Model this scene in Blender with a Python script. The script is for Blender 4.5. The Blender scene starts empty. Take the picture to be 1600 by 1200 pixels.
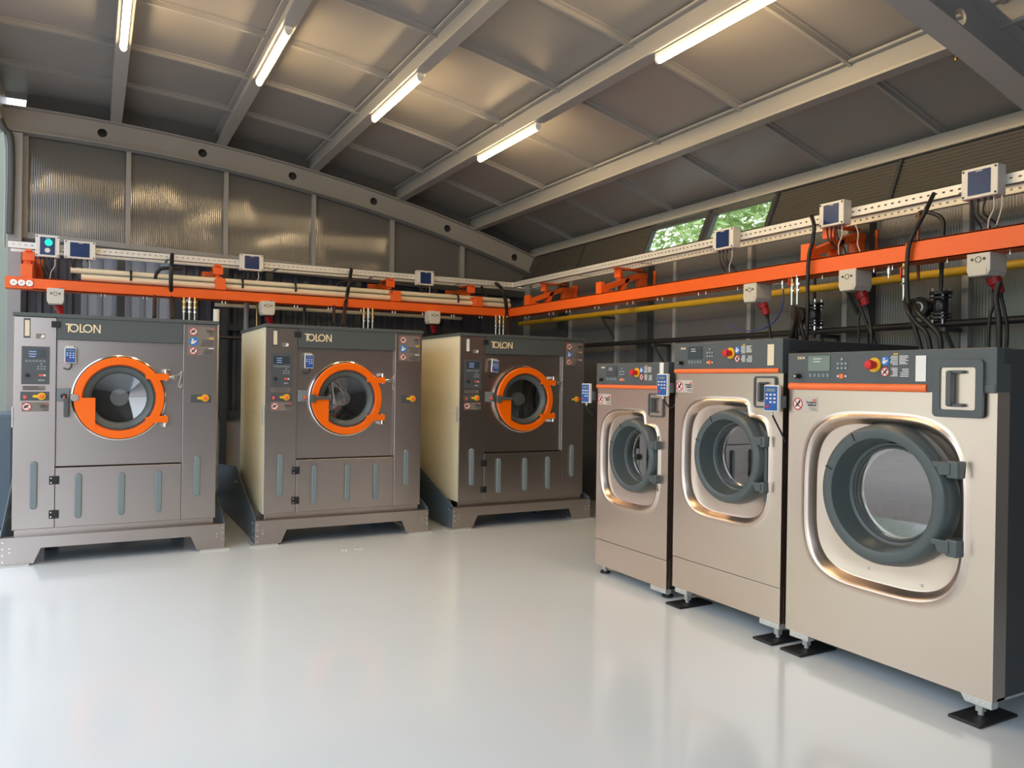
import bpy, bmesh, math, random
from mathutils import Vector, Matrix
random.seed(7)
C = bpy.context.scene.collection
S = bpy.context.scene
PI = math.pi

# ------------------------------------------------------------------ camera
F_PX, CAM_Z = 1223.564, 1.5
ROT = Matrix(((0.8815041274851015, -0.011959136959316476, -0.47202484285249036),
              (-0.47192822885064883, 0.01008701557848715, -0.8815792641224095),
              (0.015304249103419348, 0.9998776080900641, 0.003247891542650383)))
cd = bpy.data.cameras.new('camera')
cam = bpy.data.objects.new('camera', cd)
C.objects.link(cam)
cd.sensor_width = 36
cd.lens = F_PX / 1600 * 36
cd.clip_start = 0.02
cam.matrix_world = Matrix.Translation((0, 0, CAM_Z)) @ ROT.to_4x4()
S.camera = cam

# ------------------------------------------------------------------ world, sun, exposure
w = bpy.data.worlds.new('sky')
S.world = w
w.use_nodes = True
nt = w.node_tree
bg = nt.nodes['Background']
sky = nt.nodes.new('ShaderNodeTexSky')
sky.sky_type = 'NISHITA'
sky.sun_disc = False
sky.sun_elevation = math.radians(48)
sky.sun_rotation = math.radians(60)
sky.air_density = 1.0
sky.dust_density = 4.0
sky.ozone_density = 1.0
mx = nt.nodes.new('ShaderNodeMixRGB')
mx.inputs[0].default_value = 0.55
mx.inputs[2].default_value = (9.3, 9.9, 10.8, 1)      # pale cloud cover
nt.links.new(sky.outputs[0], mx.inputs[1])
nt.links.new(mx.outputs[0], bg.inputs[0])
bg.inputs[1].default_value = 0.40
S.view_settings.view_transform = 'Standard'
S.view_settings.look = 'None'
S.view_settings.gamma = 1
S.view_settings.use_curve_mapping = False
S.view_settings.exposure = -0.12
LAMP_STRENGTH = 74.0


# ------------------------------------------------------------------ points seen in given vertical planes
def _ray(u, v):
    return ROT @ Vector((u - 800, -(v - 600), -F_PX))


def PX(u, v, X):
    d = _ray(u, v)
    t = X / d.x
    return Vector((X, d.y * t, CAM_Z + d.z * t))


def PY(u, v, Y):
    d = _ray(u, v)
    t = Y / d.y
    return Vector((d.x * t, Y, CAM_Z + d.z * t))


# ------------------------------------------------------------------ materials
def mat(name, col, rough=0.5, metal=0.0, coat=0.0, emit=None, strength=0, spec=None,
        noise=None, bump=None, wave=None, stretch=None, alpha=None, trans=0, ior=None, aniso=0):
    m = bpy.data.materials.new(name)
    m.use_nodes = True
    n = m.node_tree
    b = n.nodes['Principled BSDF']
    b.inputs['Base Color'].default_value = (*col, 1)
    b.inputs['Roughness'].default_value = rough
    b.inputs['Metallic'].default_value = metal
    b.inputs['Coat Weight'].default_value = coat
    b.inputs['Coat Roughness'].default_value = 0.08
    if spec is not None: b.inputs['Specular IOR Level'].default_value = spec
    if ior: b.inputs['IOR'].default_value = ior
    if trans: b.inputs['Transmission Weight'].default_value = trans
    if aniso: b.inputs['Anisotropic'].default_value = aniso
    if emit:
        b.inputs['Emission Color'].default_value = (*emit, 1)
        b.inputs['Emission Strength'].default_value = strength
    tc = n.nodes.new('ShaderNodeTexCoord')
    mp = n.nodes.new('ShaderNodeMapping')
    n.links.new(tc.outputs['Object'], mp.inputs[0])
    if stretch: mp.inputs['Scale'].default_value = stretch
    if noise:                       # (scale, colour amount, roughness amount)
        t = n.nodes.new('ShaderNodeTexNoise')
        t.inputs['Scale'].default_value = noise[0]
        t.inputs['Detail'].default_value = 4
        n.links.new(mp.outputs[0], t.inputs[0])
        r = n.nodes.new('ShaderNodeMapRange')
        r.inputs['To Min'].default_value = 1 - noise[1]
        r.inputs['To Max'].default_value = 1 + noise[1]
        n.links.new(t.outputs[0], r.inputs[0])
        mu = n.nodes.new('ShaderNodeMixRGB')
        mu.blend_type = 'MULTIPLY'
        mu.inputs[0].default_value = 1
        mu.inputs[1].default_value = (*col, 1)
        n.links.new(r.outputs[0], mu.inputs[2])
        n.links.new(mu.outputs[0], b.inputs['Base Color'])
        if noise[2]:
            r2 = n.nodes.new('ShaderNodeMapRange')
            r2.inputs['To Min'].default_value = max(0.02, rough - noise[2])
            r2.inputs['To Max'].default_value = rough + noise[2]
            n.links.new(t.outputs[0], r2.inputs[0])
            n.links.new(r2.outputs[0], b.inputs['Roughness'])
    if wave or bump:
        bp = n.nodes.new('ShaderNodeBump')
        if wave:                    # (axis, scale, strength, distance)
            t = n.nodes.new('ShaderNodeTexWave')
            t.bands_direction = wave[0]
            t.inputs['Scale'].default_value = wave[1]
            t.inputs['Distortion'].default_value = 0
            bp.inputs['Strength'].default_value = wave[2]
            bp.inputs['Distance'].default_value = wave[3]
        else:                       # (scale, strength, distance)
            t = n.nodes.new('ShaderNodeTexNoise')
            t.inputs['Scale'].default_value = bump[0]
            bp.inputs['Strength'].default_value = bump[1]
            bp.inputs['Distance'].default_value = bump[2]
        n.links.new(mp.outputs[0], t.inputs[0])
        n.links.new(t.outputs[0], bp.inputs['Height'])
        n.links.new(bp.outputs[0], b.inputs['Normal'])
    return m


M = dict(
    floor=mat('epoxy_floor', (.70, .775, .83), .17, coat=.3, noise=(1.2, .03, .05)),
    sheet=mat('ceiling_sheet', (.32, .31, .295), .38, metal=.15, noise=(1.5, .10, .08)),
    steel=mat('painted_steel', (.33, .325, .315), .42, noise=(3, .05, .04)),
    dsteel=mat('dark_painted_steel', (.055, .06, .062), .45, noise=(3, .08, .04)),
    poly=mat('ribbed_polycarbonate', (.13, .128, .122), .09, spec=.9, wave=('X', 14, .35, .003), noise=(.8, .08, .04)),
    polyr=mat('ribbed_polycarbonate_side', (.12, .124, .128), .2, spec=.6, wave=('Y', 14, .3, .003), noise=(.8, .08, .04)),
    corr=mat('corrugated_wall', (.085, .095, .12), .4, noise=(2, .2, .05)),
    band=mat('ribbed_band', (.075, .07, .06), .45),
    orange=mat('orange_paint', (.86, .13, .012), .38, noise=(4, .04, .05)),
    dorange=mat('orange_door_paint', (1.0, .16, .0), .3),
    stripe=mat('orange_strip', (.95, .18, .04), .35),
    inox=mat('brushed_stainless', (.69, .57, .49), .29, metal=1, noise=(9, .012, 0), stretch=(.3, .3, 6)),
    inoxd=mat('brushed_stainless_dark', (.51, .455, .425), .31, metal=1, noise=(9, .012, 0), stretch=(.3, .3, 6)),
    chrome=mat('polished_stainless', (.72, .66, .6), .12, metal=1),
    galv=mat('galvanised_steel', (.62, .62, .60), .4, metal=.5, noise=(14, .12, .08)),
    tray=mat('tray_zinc', (.72, .72, .69), .42, metal=.25, noise=(14, .06, .05)),
    hood=mat('grey_green_panel', (.085, .10, .10), .42),
    ctrl=mat('control_panel_grey', (.085, .095, .10), .38),
    cream=mat('cream_panel', (.78, .71, .50), .4),
    rubber=mat('rubber_bumper', (.19, .235, .25), .55),
    blk=mat('black_rubber', (.012, .012, .014), .5),
    blkg=mat('black_gloss', (.02, .02, .022), .25),
    door=mat('door_plastic', (.082, .100, .102), .30),
    blue=mat('base_blue_grey', (.10, .135, .17), .4, noise=(3, .06, .05)),
    white=mat('white_plastic', (.72, .71, .67), .45),
    offw=mat('off_white_plastic', (.60, .585, .53), .45),
    paper=mat('white_label', (.85, .83, .78), .5),
    pale=mat('warm_white_label', (.80, .68, .48), .5),
    navy=mat('navy_screen', (.012, .035, .13), .2),
    kblue=mat('keypad_blue', (.015, .10, .36), .35),
    lcd=mat('lcd_glass', (.05, .065, .075), .12),
    lcdg=mat('lcd_green_grey', (.20, .25, .235), .15),
    lit=mat('lcd_lit', (.2, .3, .5), .3, emit=(.35, .5, .9), strength=.5),
    green=mat('green_lamp', (.0, .5, .3), .3, emit=(.0, .9, .5), strength=1.2),
    red=mat('red_plastic', (.62, .02, .02), .35),
    dred=mat('dark_red_plug', (.35, .012, .015), .4),
    yel=mat('yellow_plastic', (.85, .50, .02), .4),
    ypipe=mat('yellow_pipe', (.62, .40, .025), .4),
    pvc=mat('cream_pipe', (.75, .68, .50), .4),
    brass=mat('brass', (.62, .42, .16), .3, metal=1),
    cop=mat('copper_brown', (.22, .07, .035), .4, metal=.4),
    silver=mat('silver_metal', (.78, .76, .72), .25, metal=1),
    bcab=mat('blue_hose', (.02, .05, .22), .4),
    wcab=mat('white_cable', (.6, .6, .57), .5),
    logo=mat('logo_cream', (.92, .76, .48), .4),
    print=mat('dark_print', (.03, .03, .03), .5),
    wprint=mat('white_print', (.7, .7, .68), .5),
    warn=mat('warning_beige', (.22, .19, .165), .5),
    sticker=mat('sticker_beige', (.56, .50, .45), .45),
    pict=mat('pictogram_white', (.82, .74, .70), .5),
    pblue=mat('pictogram_blue', (.03, .20, .60), .4),
    pave=mat('paving', (.46, .43, .41), .8, noise=(1.5, .2, 0), bump=(30, .4, .01)),
    gwall=mat('green_grey_backdrop', (.24, .27, .22), .8, noise=(2, .08, 0)),
    leaf=mat('leaf', (.50, .66, .26), .6, noise=(2, .35, 0)),
    bark=mat('bark', (.16, .12, .09), .9),
    lens=mat('lamp_diffuser', (1, .9, .7), .4, emit=(1.0, .70, .37), strength=LAMP_STRENGTH),
    lampb=mat('lamp_housing', (.8, .8, .78), .4),
    perf=mat('drum_steel', (.16, .155, .15), .35, metal=1),
    drumd=mat('drum_dark', (.07, .065, .063), .5, metal=.5),
    dark=mat('dark_inside', (.02, .02, .02), .5),
    pink=mat('pink_red', (.75, .12, .08), .4),
)


def glass(name, tint, fres, base_rough=.02):
    """thin door glass: real reflection over a tinted see-through layer"""
    m = bpy.data.materials.new(name)
    m.use_nodes = True
    n = m.node_tree
    n.nodes.clear()
    out = n.nodes.new('ShaderNodeOutputMaterial')
    tr = n.nodes.new('ShaderNodeBsdfTransparent')
    tr.inputs[0].default_value = (*tint, 1)
    gl = n.nodes.new('ShaderNodeBsdfGlossy')
    gl.inputs['Roughness'].default_value = base_rough
    gl.inputs['Color'].default_value = (.95, .95, .95, 1)
    lw = n.nodes.new('ShaderNodeLayerWeight')
    lw.inputs['Blend'].default_value = .5
    pw = n.nodes.new('ShaderNodeMath')
    pw.operation = 'POWER'
    pw.inputs[1].default_value = 4
    n.links.new(lw.outputs['Facing'], pw.inputs[0])
    fr = n.nodes.new('ShaderNodeMath')
    fr.operation = 'MULTIPLY_ADD'
    fr.inputs[1].default_value = 1 - fres
    fr.inputs[2].default_value = fres
    n.links.new(pw.outputs[0], fr.inputs[0])
    mx = n.nodes.new('ShaderNodeMixShader')
    n.links.new(fr.outputs[0], mx.inputs[0])
    n.links.new(tr.outputs[0], mx.inputs[1])
    n.links.new(gl.outputs[0], mx.inputs[2])
    n.links.new(mx.outputs[0], out.inputs[0])
    return m


M['dglass'] = glass('door_glass', (.60, .62, .63), .25)
tm = bpy.data.materials.new('translucent_sheet')
tm.use_nodes = True
tn = tm.node_tree
tb = tn.nodes['Principled BSDF']
tb.inputs['Base Color'].default_value = (.30, .31, .33, 1)
tl = tn.nodes.new('ShaderNodeBsdfTranslucent')
tl.inputs[0].default_value = (.16, .17, .19, 1)
tx_ = tn.nodes.new('ShaderNodeMixShader')
tx_.inputs[0].default_value = .5
tn.links.new(tb.outputs[0], tx_.inputs[1])
tn.links.new(tl.outputs[0], tx_.inputs[2])
tn.links.new(tx_.outputs[0], tn.nodes['Material Output'].inputs[0])
M['transl'] = tm
M['wglass'] = glass('window_glass', (.92, .95, .92), .05)


# ------------------------------------------------------------------ mesh builder
class MB:
    def __init__(s):
        s.v, s.f, s.sm = [], [], []

    def add(s, vs, fs, smooth=False):
        o = len(s.v)
        s.v += [tuple(p) for p in vs]
        s.f += [tuple(i + o for i in f) for f in fs]
        s.sm += [smooth] * len(fs)
        return s

    def box(s, x0, x1, y0, y1, z0, z1):
        vs = [(x0, y0, z0), (x1, y0, z0), (x1, y1, z0), (x0, y1, z0), (x0, y0, z1), (x1, y0, z1), (x1, y1, z1), (x0, y1, z1)]
        return s.add(vs, [(0, 3, 2, 1), (4, 5, 6, 7), (0, 1, 5, 4), (1, 2, 6, 5), (2, 3, 7, 6), (3, 0, 4, 7)])

    def bar(s, a, b, wx, wz):
        """square bar from a to b"""
        a, b = Vector(a), Vector(b)
        d = (b - a).normalized()
        up = Vector((0, 0, 1)) if abs(d.z) < .95 else Vector((0, 1, 0))
        sx = d.cross(up).normalized() * wx / 2
        sz = sx.cross(d).normalized() * wz / 2
        vs = [p + q for p in (a, b) for q in (-sx - sz, sx - sz, sx + sz, -sx + sz)]
        return s.add(vs, [(0, 3, 2, 1), (4, 5, 6, 7), (0, 1, 5, 4), (1, 2, 6, 5), (2, 3, 7, 6), (3, 0, 4, 7)])

    def prism(s, poly, lo, hi, axis='y'):
        """poly in the other two axes (x,z for y; x,y for z; y,z for x)"""
        n = len(poly)
        def pt(p, h):
            return (p[0], h, p[1]) if axis == 'y' else ((p[0], p[1], h) if axis == 'z' else (h, p[0], p[1]))
        vs = [pt(p, lo) for p in poly] + [pt(p, hi) for p in poly]
        fs = [tuple(range(n)), tuple(range(2 * n - 1, n - 1, -1))]
        fs += [(i, n + i, n + (i + 1) % n, (i + 1) % n) for i in range(n)]
        return s.add(vs, fs)

    def lathe(s, c, axis, prof, n=48, smooth=True, cap0=False, cap1=False):
        """prof = [(r, h)], turned about axis through c; h along the axis"""
        c = Vector(c)
        ax = Vector(axis).normalized()
        u = ax.orthogonal().normalized()
        if abs(ax.y) > .9: u = Vector((1, 0, 0))
        w_ = ax.cross(u)
        vs, fs = [], []
        for r, h in prof:
            for k in range(n):
                t = 2 * PI * k / n
                vs.append(c + ax * h + (u * math.cos(t) + w_ * math.sin(t)) * r)
        for j in range(len(prof) - 1):
            for k in range(n):
                k2 = (k + 1) % n
                fs.append((j * n + k, j * n + k2, (j + 1) * n + k2, (j + 1) * n + k))
        if cap0: fs.append(tuple(range(n - 1, -1, -1)))
        if cap1: fs.append(tuple((len(prof) - 1) * n + k for k in range(n)))
        return s.add(vs, fs, smooth)

    def cyl(s, a, b, r, n=20, r2=None):
        a, b = Vector(a), Vector(b)
        L = (b - a).length
        r2 = r if r2 is None else r2
        s.lathe(a, b - a, [(r, 0), (r2, L)], n, True)
        o = len(s.v) - 2 * n
        s.f += [tuple(o + k for k in range(n - 1, -1, -1)), tuple(o + n + k for k in range(n))]
        s.sm += [False, False]
        return s

    def tube(s, pts, r, n=10, sub=6):
        pts = [Vector(p) for p in pts]
        if len(pts) > 2 and sub:
            q = []
            P = [pts[0]] + pts + [pts[-1]]
            for i in range(1, len(P) - 2):
                for k in range(sub):
                    t = k / sub
                    a, b, c, d = P[i - 1], P[i], P[i + 1], P[i + 2]
                    q.append(.5 * ((2 * b) + (c - a) * t + (2 * a - 5 * b + 4 * c - d) * t * t + (3 * b - a - 3 * c + d) * t ** 3))
            q.append(pts[-1])
            pts = q
        vs, fs = [], []
        d = (pts[1] - pts[0]).normalized()
        u = d.orthogonal().normalized()
        for i, p in enumerate(pts):
            if 0 < i < len(pts) - 1: d = (pts[i + 1] - pts[i - 1]).normalized()
            elif i: d = (pts[i] - pts[i - 1]).normalized()
            u = (u - d * u.dot(d)).normalized()
            v_ = d.cross(u)
            for k in range(n):
                t = 2 * PI * k / n
                vs.append(p + (u * math.cos(t) + v_ * math.sin(t)) * r)
        for i in range(len(pts) - 1):
            for k in range(n):
                k2 = (k + 1) % n
                fs.append((i * n + k, i * n + k2, (i + 1) * n + k2, (i + 1) * n + k))
        m = len(pts) - 1
        s.add(vs, fs, True)
        o = len(s.v) - len(vs)
        s.f += [tuple(o + k for k in range(n - 1, -1, -1)), tuple(o + m * n + k for k in range(n))]
        s.sm += [False, False]
        return s

    def build(s, name, m, parent=None, bevel=0, seg=2, recalc=True):
        me = bpy.data.meshes.new(name)
        me.from_pydata(s.v, [], s.f)
        me.polygons.foreach_set('use_smooth', s.sm)
        if recalc:
            bm = bmesh.new()
            bm.from_mesh(me)
            bmesh.ops.recalc_face_normals(bm, faces=bm.faces)
            bm.to_mesh(me)
            bm.free()
        me.materials.append(m)
        if any(s.sm): me.set_sharp_from_angle(angle=math.radians(38))
        me.update()
        o = bpy.data.objects.new(name, me)
        C.objects.link(o)
        if parent: o.parent = parent
        if bevel:
            md = o.modifiers.new('bevel', 'BEVEL')
            md.width = bevel
            md.segments = seg
            md.limit_method = 'ANGLE'
            md.angle_limit = math.radians(40)
            md.harden_normals = False
        return o


def box(name, m, parent, b, bevel=0, seg=2):
    return MB().box(*b).build(name, m, parent, bevel, seg)


def tag(o, label=None, cat=None, group=None, kind=None):
    if label: o['label'] = label
    if cat: o['category'] = cat
    if group: o['group'] = group
    if kind: o['kind'] = kind
    return o


def thing(name, label, cat, loc=(0, 0, 0), rz=0, group=None):
    o = bpy.data.objects.new(name, None)
    o.empty_display_size = .1
    C.objects.link(o)
    o.location = loc
    o.rotation_euler = (0, 0, rz)
    return tag(o, label, cat, group)


def text(name, body, size, m, parent, loc, rot=(PI / 2, 0, 0), depth=.0008, xs=1.0, align='LEFT'):
    cu = bpy.data.curves.new('t', 'FONT')
    cu.body = body
    cu.size = size
    cu.extrude = depth
    cu.align_x = align
    t = bpy.data.objects.new('t', cu)
    C.objects.link(t)
    dg = bpy.context.evaluated_depsgraph_get()
    me = bpy.data.meshes.new_from_object(t.evaluated_get(dg))
    C.objects.unlink(t)
    bpy.data.objects.remove(t)
    me.name = name
    me.transform(Matrix.LocRotScale(Vector(loc), __import__('mathutils').Euler(rot).to_quaternion(), Vector((1, 1, 1))) @ Matrix.Diagonal((xs, 1, 1, 1)))
    me.materials.clear()
    me.materials.append(m)
    o = bpy.data.objects.new(name, me)
    C.objects.link(o)
    o.parent = parent
    return o


# ================================================================== BUILDING
YB, XR = 10.1, 5.65          # back truss plane, right wall plane
arch = lambda x, off=0: 4.40 + off - .0265 * (x + .6) ** 2


def struct(o):
    o['kind'] = 'structure'
    return o


Y0 = -4.7
struct(box('floor', M['floor'], None, (-.85, 5.75, Y0, 10.45, -.15, 0)))

# curved roof sheet with cross seams
mb = MB()
xs = [-1.05 + i * (6.95 / 40) for i in range(41)]
for off, flip in ((.20, 0), (.26, 1)):
    pass
poly = [(x, arch(x, .20)) for x in xs] + [(x, arch(x, .27)) for x in reversed(xs)]
mb.prism(poly, Y0 - .1, 10.45, 'y')
ceil = struct(mb.build('ceiling', M['sheet']))
mb = MB()
for k in range(14):
    y = 10.27 - 1.075 * k
    for (w0, w1, h) in ((-.035, .035, .014), (-.014, .014, .05)):
        p = [(x, arch(x, .20 - h)) for x in xs] + [(x, arch(x, .203)) for x in reversed(xs)]
        mb.prism(p, y + w0, y + w1, 'y')
mb.build('seam_bar', M['steel'], ceil)

ntrim = [0]


def trim(mb_, m, bevel=0):
    ntrim[0] += 1
    return struct(mb_.build('trim_%d' % ntrim[0], m, None, bevel))


PUR = [.2, 1.34, 2.46, 3.64, 4.77]
for x in PUR:                                    # purlins: I sections along the room
    z = arch(x)
    mb = MB()
    mb.box(x - .06, x + .06, Y0, 10.3, z, z + .022)
    mb.box(x - .012, x + .012, Y0, 10.3, z + .022, z + .17)
    mb.box(x - .06, x + .06, Y0, 10.3, z + .17, z + .19)
    trim(mb, M['steel'], .003)
mb = MB()
mb.box(5.76, 5.9, Y0, 10.35, 3.34, 3.47).box(5.70, 5.76, Y0, 10.35, 3.34, 3.37)
trim(mb, M['steel'], .004)
mb = MB()
mb.box(-1.0, -.88, Y0, 10.35, 4.2, 4.56)
trim(mb, M['steel'], .004)


def truss(y):
    mb = MB()
    HT = .26
    n = 32
    xl = -.5 - .0
    for k in range(-1, 6):
        c = .063 + 1.07 * k
        x0, x1 = c - .535, c + .535
        x0 = max(x0, -.98)
        if k == 5: x1 = 5.82
        zc = arch(c) - HT / 2
        out = []
        ang = [2 * PI * i / 28 for i in range(28)]
        for xe in (x0, x1):
            for o_ in (0, -HT): ang.append(math.atan2(arch(xe, o_) - zc, xe - c) % (2 * PI))
        ang.sort()
        for t in ang:
            dx, dz = math.cos(t), math.sin(t)
            # distance to the curved strip's edge along this direction
            lo, hi = 0.02, 2
            for _ in range(30):
                mid = (lo + hi) / 2
                x, z = c + dx * mid, zc + dz * mid
                if x0 <= x <= x1 and arch(x, -HT) <= z <= arch(x): lo = mid
                else: hi = mid
            out.append((c + dx * lo, zc + dz * lo))
        vs, fs = [], []
        for yy in (y - .008, y + .008):
            vs += [(c + .05 * math.cos(t), yy, zc + .05 * math.sin(t)) for t in ang]
            vs += [(p[0], yy, p[1]) for p in out]
        for i in range(n):
            j = (i + 1) % n
            fs += [(i, j, n + j, n + i), (2 * n + i, 3 * n + i, 3 * n + j, 2 * n + j), (i, 2 * n + i, 2 * n + j, j)]
        mb.add(vs, fs)
    xx = [-.98 + i * 6.8 / 36 for i in range(37)]
    for a, b in ((-HT - .012, -HT), (-.012, 0)):
        mb.prism([(x, arch(x, a)) for x in xx] + [(x, arch(x, b)) for x in reversed(xx)], y - .085, y + .085, 'y')
    return trim(mb, M['steel'])


for y in (YB, 2.76, Y0 + .2): truss(y)

# posts
mb = MB().box(-.83, -.70, 10.03, 10.17, 0, 4.12)
trim(mb, M['steel'], .004)
mb = MB().box(5.62, 5.78, 10.03, 10.17, 0, 3.05)
trim(mb, M['steel'], .004)
mb = MB().box(5.66, 5.78, 2.68, 2.84, 0, 3.1)
trim(mb, M['steel'], .004)
mb = MB().box(-.97, -.86, Y0 + .1, Y0 + .25, 0, 4.2)
trim(mb, M['steel'], .004)

# back wall: upper ribbed panels in frames, lower corrugated sheet
mb = MB()
xx = [-.9 + i * 6.7 / 30 for i in range(31)]
mb.prism([(-.82, 3.05), (5.8, 2.9)] + [(x, arch(x, .2)) for x in reversed(xx) if x > -.82], 10.22, 10.26, 'y')
wb = struct(mb.build('wall_back', M['poly']))
mb = MB()
for x in (-.68, .34, 1.42, 2.50, 3.57, 4.62):
    mb.box(x - .025, x + .025, 10.16, 10.22, 2.92, arch(x, -.25))
mb.prism([(-.8, 3.0), (5.7, 2.83), (5.7, 2.88), (-.8, 3.07)], 10.17, 10.22, 'y')
mb.build('wall_mullion', M['steel'], wb)
mb = MB()
mb.prism([(-.8, 2.90), (5.7, 2.73), (5.7, 2.83), (-.8, 3.0)], 10.14, 10.24, 'y')
mb.build('wall_rail', M['dsteel'], wb)
# corrugated lower sheet
vs, fs = [], []
prof = [(0, 0), (.07, 0), (.09, .045), (.13, .045), (.15, 0)]
pts = []
x = -.8
while x < 5.7:
    pts += [(x + a, 10.34 - b) for a, b in prof[:4]]
    x += .15
n = len(pts)
solid, clear = MB(), MB()
for i in range(n - 1):
    (xa, ya), (xb_, yb_) = pts[i], pts[i + 1]
    bay = -.15 < xa < .85
    for z0, z1 in ((0, 2.1), (2.1, 2.9)):
        tgt = clear if (bay and z0) else solid
        tgt.add([(xa, ya, z0), (xb_, yb_, z0), (xb_, yb_, z1), (xa, ya, z1)], [(0, 1, 2, 3)])
solid.build('corrugated_sheet', M['corr'], wb, recalc=False)
clear.build('translucent_sheet', M['transl'], wb, recalc=False)
mb = MB()
mb.box(-.8, 5.7, 10.2, 10.27, 0, .1).box(-.8, 5.7, 10.18, 10.27, 1.0, 1.08).box(-.8, 5.7, 10.18, 10.27, 2.08, 2.16)
for x in (.28, 1.42, 1.95, 3.1, 4.2): mb.box(x - .04, x + .04, 10.16, 10.27, 0, 2.9)
mb.build('wall_post', M['dsteel'], wb)
mb = MB().box(-.7, 5.6, 10.24, 10.27, .1, 1.0)
mb.build('lower_panel', M['steel'], wb)

# right wall
mb = MB().box(XR, XR + .04, Y0, 10.3, 0, 2.97)
wr = struct(mb.build('wall_right', M['polyr']))
mb = MB()
for y in (8.9, 7.82, 6.74, 5.63, 4.53, 3.49, 1.3, .2, -.9, -2.0, -3.1):
    mb.box(XR - .04, XR, y - .025, y + .025, 0, 2.95)
mb.build('wall_mullion', M['steel'], wr)
mb = MB()
for y in (9.0, 7.24, 4.36, 2.5): mb.box(XR - .09, XR, y - .1, y + .1, 0, 2.95)
mb.box(XR - .05, XR + .02, Y0, 10.2, 2.93, 2.99)
mb.build('wall_post', M['dsteel'], wr)
# sloped ribbed band under the eave, with two windows between y=5.45 and y=7.15


def lean(z): return 5.60 + (z - 2.99) * .42


mb = MB()
for (ya, yb) in ((7.30, 10.2), (Y0, 5.36)):
    nz = 13
    ring = []
    for i in range(nz):
        z0 = 2.97 + i * .031
        ring += [(lean(z0), z0), (lean(z0 + .016) - .012, z0 + .016), (lean(z0 + .022), z0 + .022)]
    back = [(x_ + .04, z_) for x_, z_ in (ring[-1], ring[0])]
    pl = ring + back
    m_ = len(pl)
    vs = [(a, ya, b) for a, b in pl] + [(a, yb, b) for a, b in pl]
    fs = [(i, m_ + i, m_ + (i + 1) % m_, (i + 1) % m_) for i in range(m_)]
    mb.add(vs, fs)
rb = struct(mb.build('trim_%d' % (ntrim[0] + 1), M['band']))
ntrim[0] += 1
mb = MB()
for y in (8.7, 4.1, 2.9, .5, -1.5): mb.bar((lean(2.98) - .012, y, 2.98), (lean(3.36) - .012, y, 3.36), .03, .03)
mb.build('cover_strip', M['dsteel'], rb)
for k, (ya, yb) in enumerate(((7.26, 6.32), (6.24, 5.40))):
    fr = MB()
    a0, a1 = lean(2.99), lean(3.34)
    for y in (ya, yb): fr.bar((a0, y, 2.99), (a1, y, 3.34), .05, .05)
    fr.bar((a0, ya, 2.99), (a0, yb, 2.99), .05, .03).bar((lean(3.29), ya, 3.30), (lean(3.29), yb, 3.30), .05, .05)
    wn = struct(fr.build('window_%d' % (k + 1), M['dsteel']))
    g = MB().add([(a0, ya, 2.99), (a0, yb, 2.99), (a1, yb, 3.34), (a1, ya, 3.34)], [(0, 1, 2, 3)])
    g.build('pane', M['wglass'], wn)

# end wall behind the camera
struct(box('wall_front', M['poly'], None, (-.95, 5.75, Y0 - .06, Y0, 0, 4.5)))

# ---- outside
out = box('ground', M['pave'], None, (-40, 40, -40, 40, -.5, -.16))
tag(out, kind='structure')
out.name = 'trim_%d' % (ntrim[0] + 1)
ntrim[0] += 1
pv = struct(box('trim_%d' % (ntrim[0] + 1), M['pave'], None, (-11, -.86, -14, 20, -.155, -.02)))
ntrim[0] += 1


bw = box('backdrop_wall', M['gwall'], None, (-7, 2, 15.5, 15.7, -.16, 5.5))  # added backdrop, tones down the overbright sky strip beside the left post
tag(bw, 'pale green backdrop wall added outside to cover overbright sky past the left post', 'wall')
tag(box('storage_cabinet', M['blue'], None, (-.93, -.66, 8.9, 9.5, 0, 1.12), .03), 'dark blue grey cabinet half hidden left of the far left machine', 'cabinet')


def tree(loc, h, r, n, label, group, leaf=.10, low=.25):
    t = thing('tree', label, 'tree', loc, 0, group)
    MB().tube([(0, 0, 0), (.1, .05, h * .4), (0, .1, h * .8)], .14, 10).build('trunk', M['bark'], t)
    vs, fs = [], []
    for i in range(n):
        while True:
            p = Vector((random.uniform(-1, 1), random.uniform(-1, 1), random.uniform(-1, 1)))
            if .35 < p.length < 1: break
        p = Vector((p.x * r, p.y * r, h * .62 + p.z * h * (.5 - low * .4)))
        a = Vector((random.gauss(0, 1), random.gauss(0, 1), random.gauss(0, 1))).normalized()
        b = a.orthogonal().normalized()
        s_ = leaf * random.uniform(.6, 1.3)
        o = len(vs)
        vs += [p, p + a * s_ + b * s_ * .35, p + a * s_ * 2, p + a * s_ - b * s_ * .35]
        fs.append((o, o + 1, o + 2, o + 3))
    f = MB().add(vs, fs).build('foliage', M['leaf'], t, recalc=False)
    f['kind'] = 'stuff'
    return t


for (x, y, h, r, lb) in ((8.6, 7.4, 6.5, 1.9, 'light green tree outside behind the first small eave window'),
                        (9.2, 12.2, 6.8, 2.4, 'leafy green tree outside, farther back beyond the eave windows'),
                        (14.0, 9.4, 9.0, 3.2, 'tall green tree farthest outside beyond the eave windows')):
    tree((x, y, -.16), h, r, 11000, lb, None, .115)
for (x, y) in ((-13, 4), (-14, 10), (-13.5, -3), (-13, 17)):
    tree((x, y, -.16), 6, 2.8, 5000, 'green tree standing beyond the paved yard on the open side', 'trees beyond the paved yard', .2)


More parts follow.
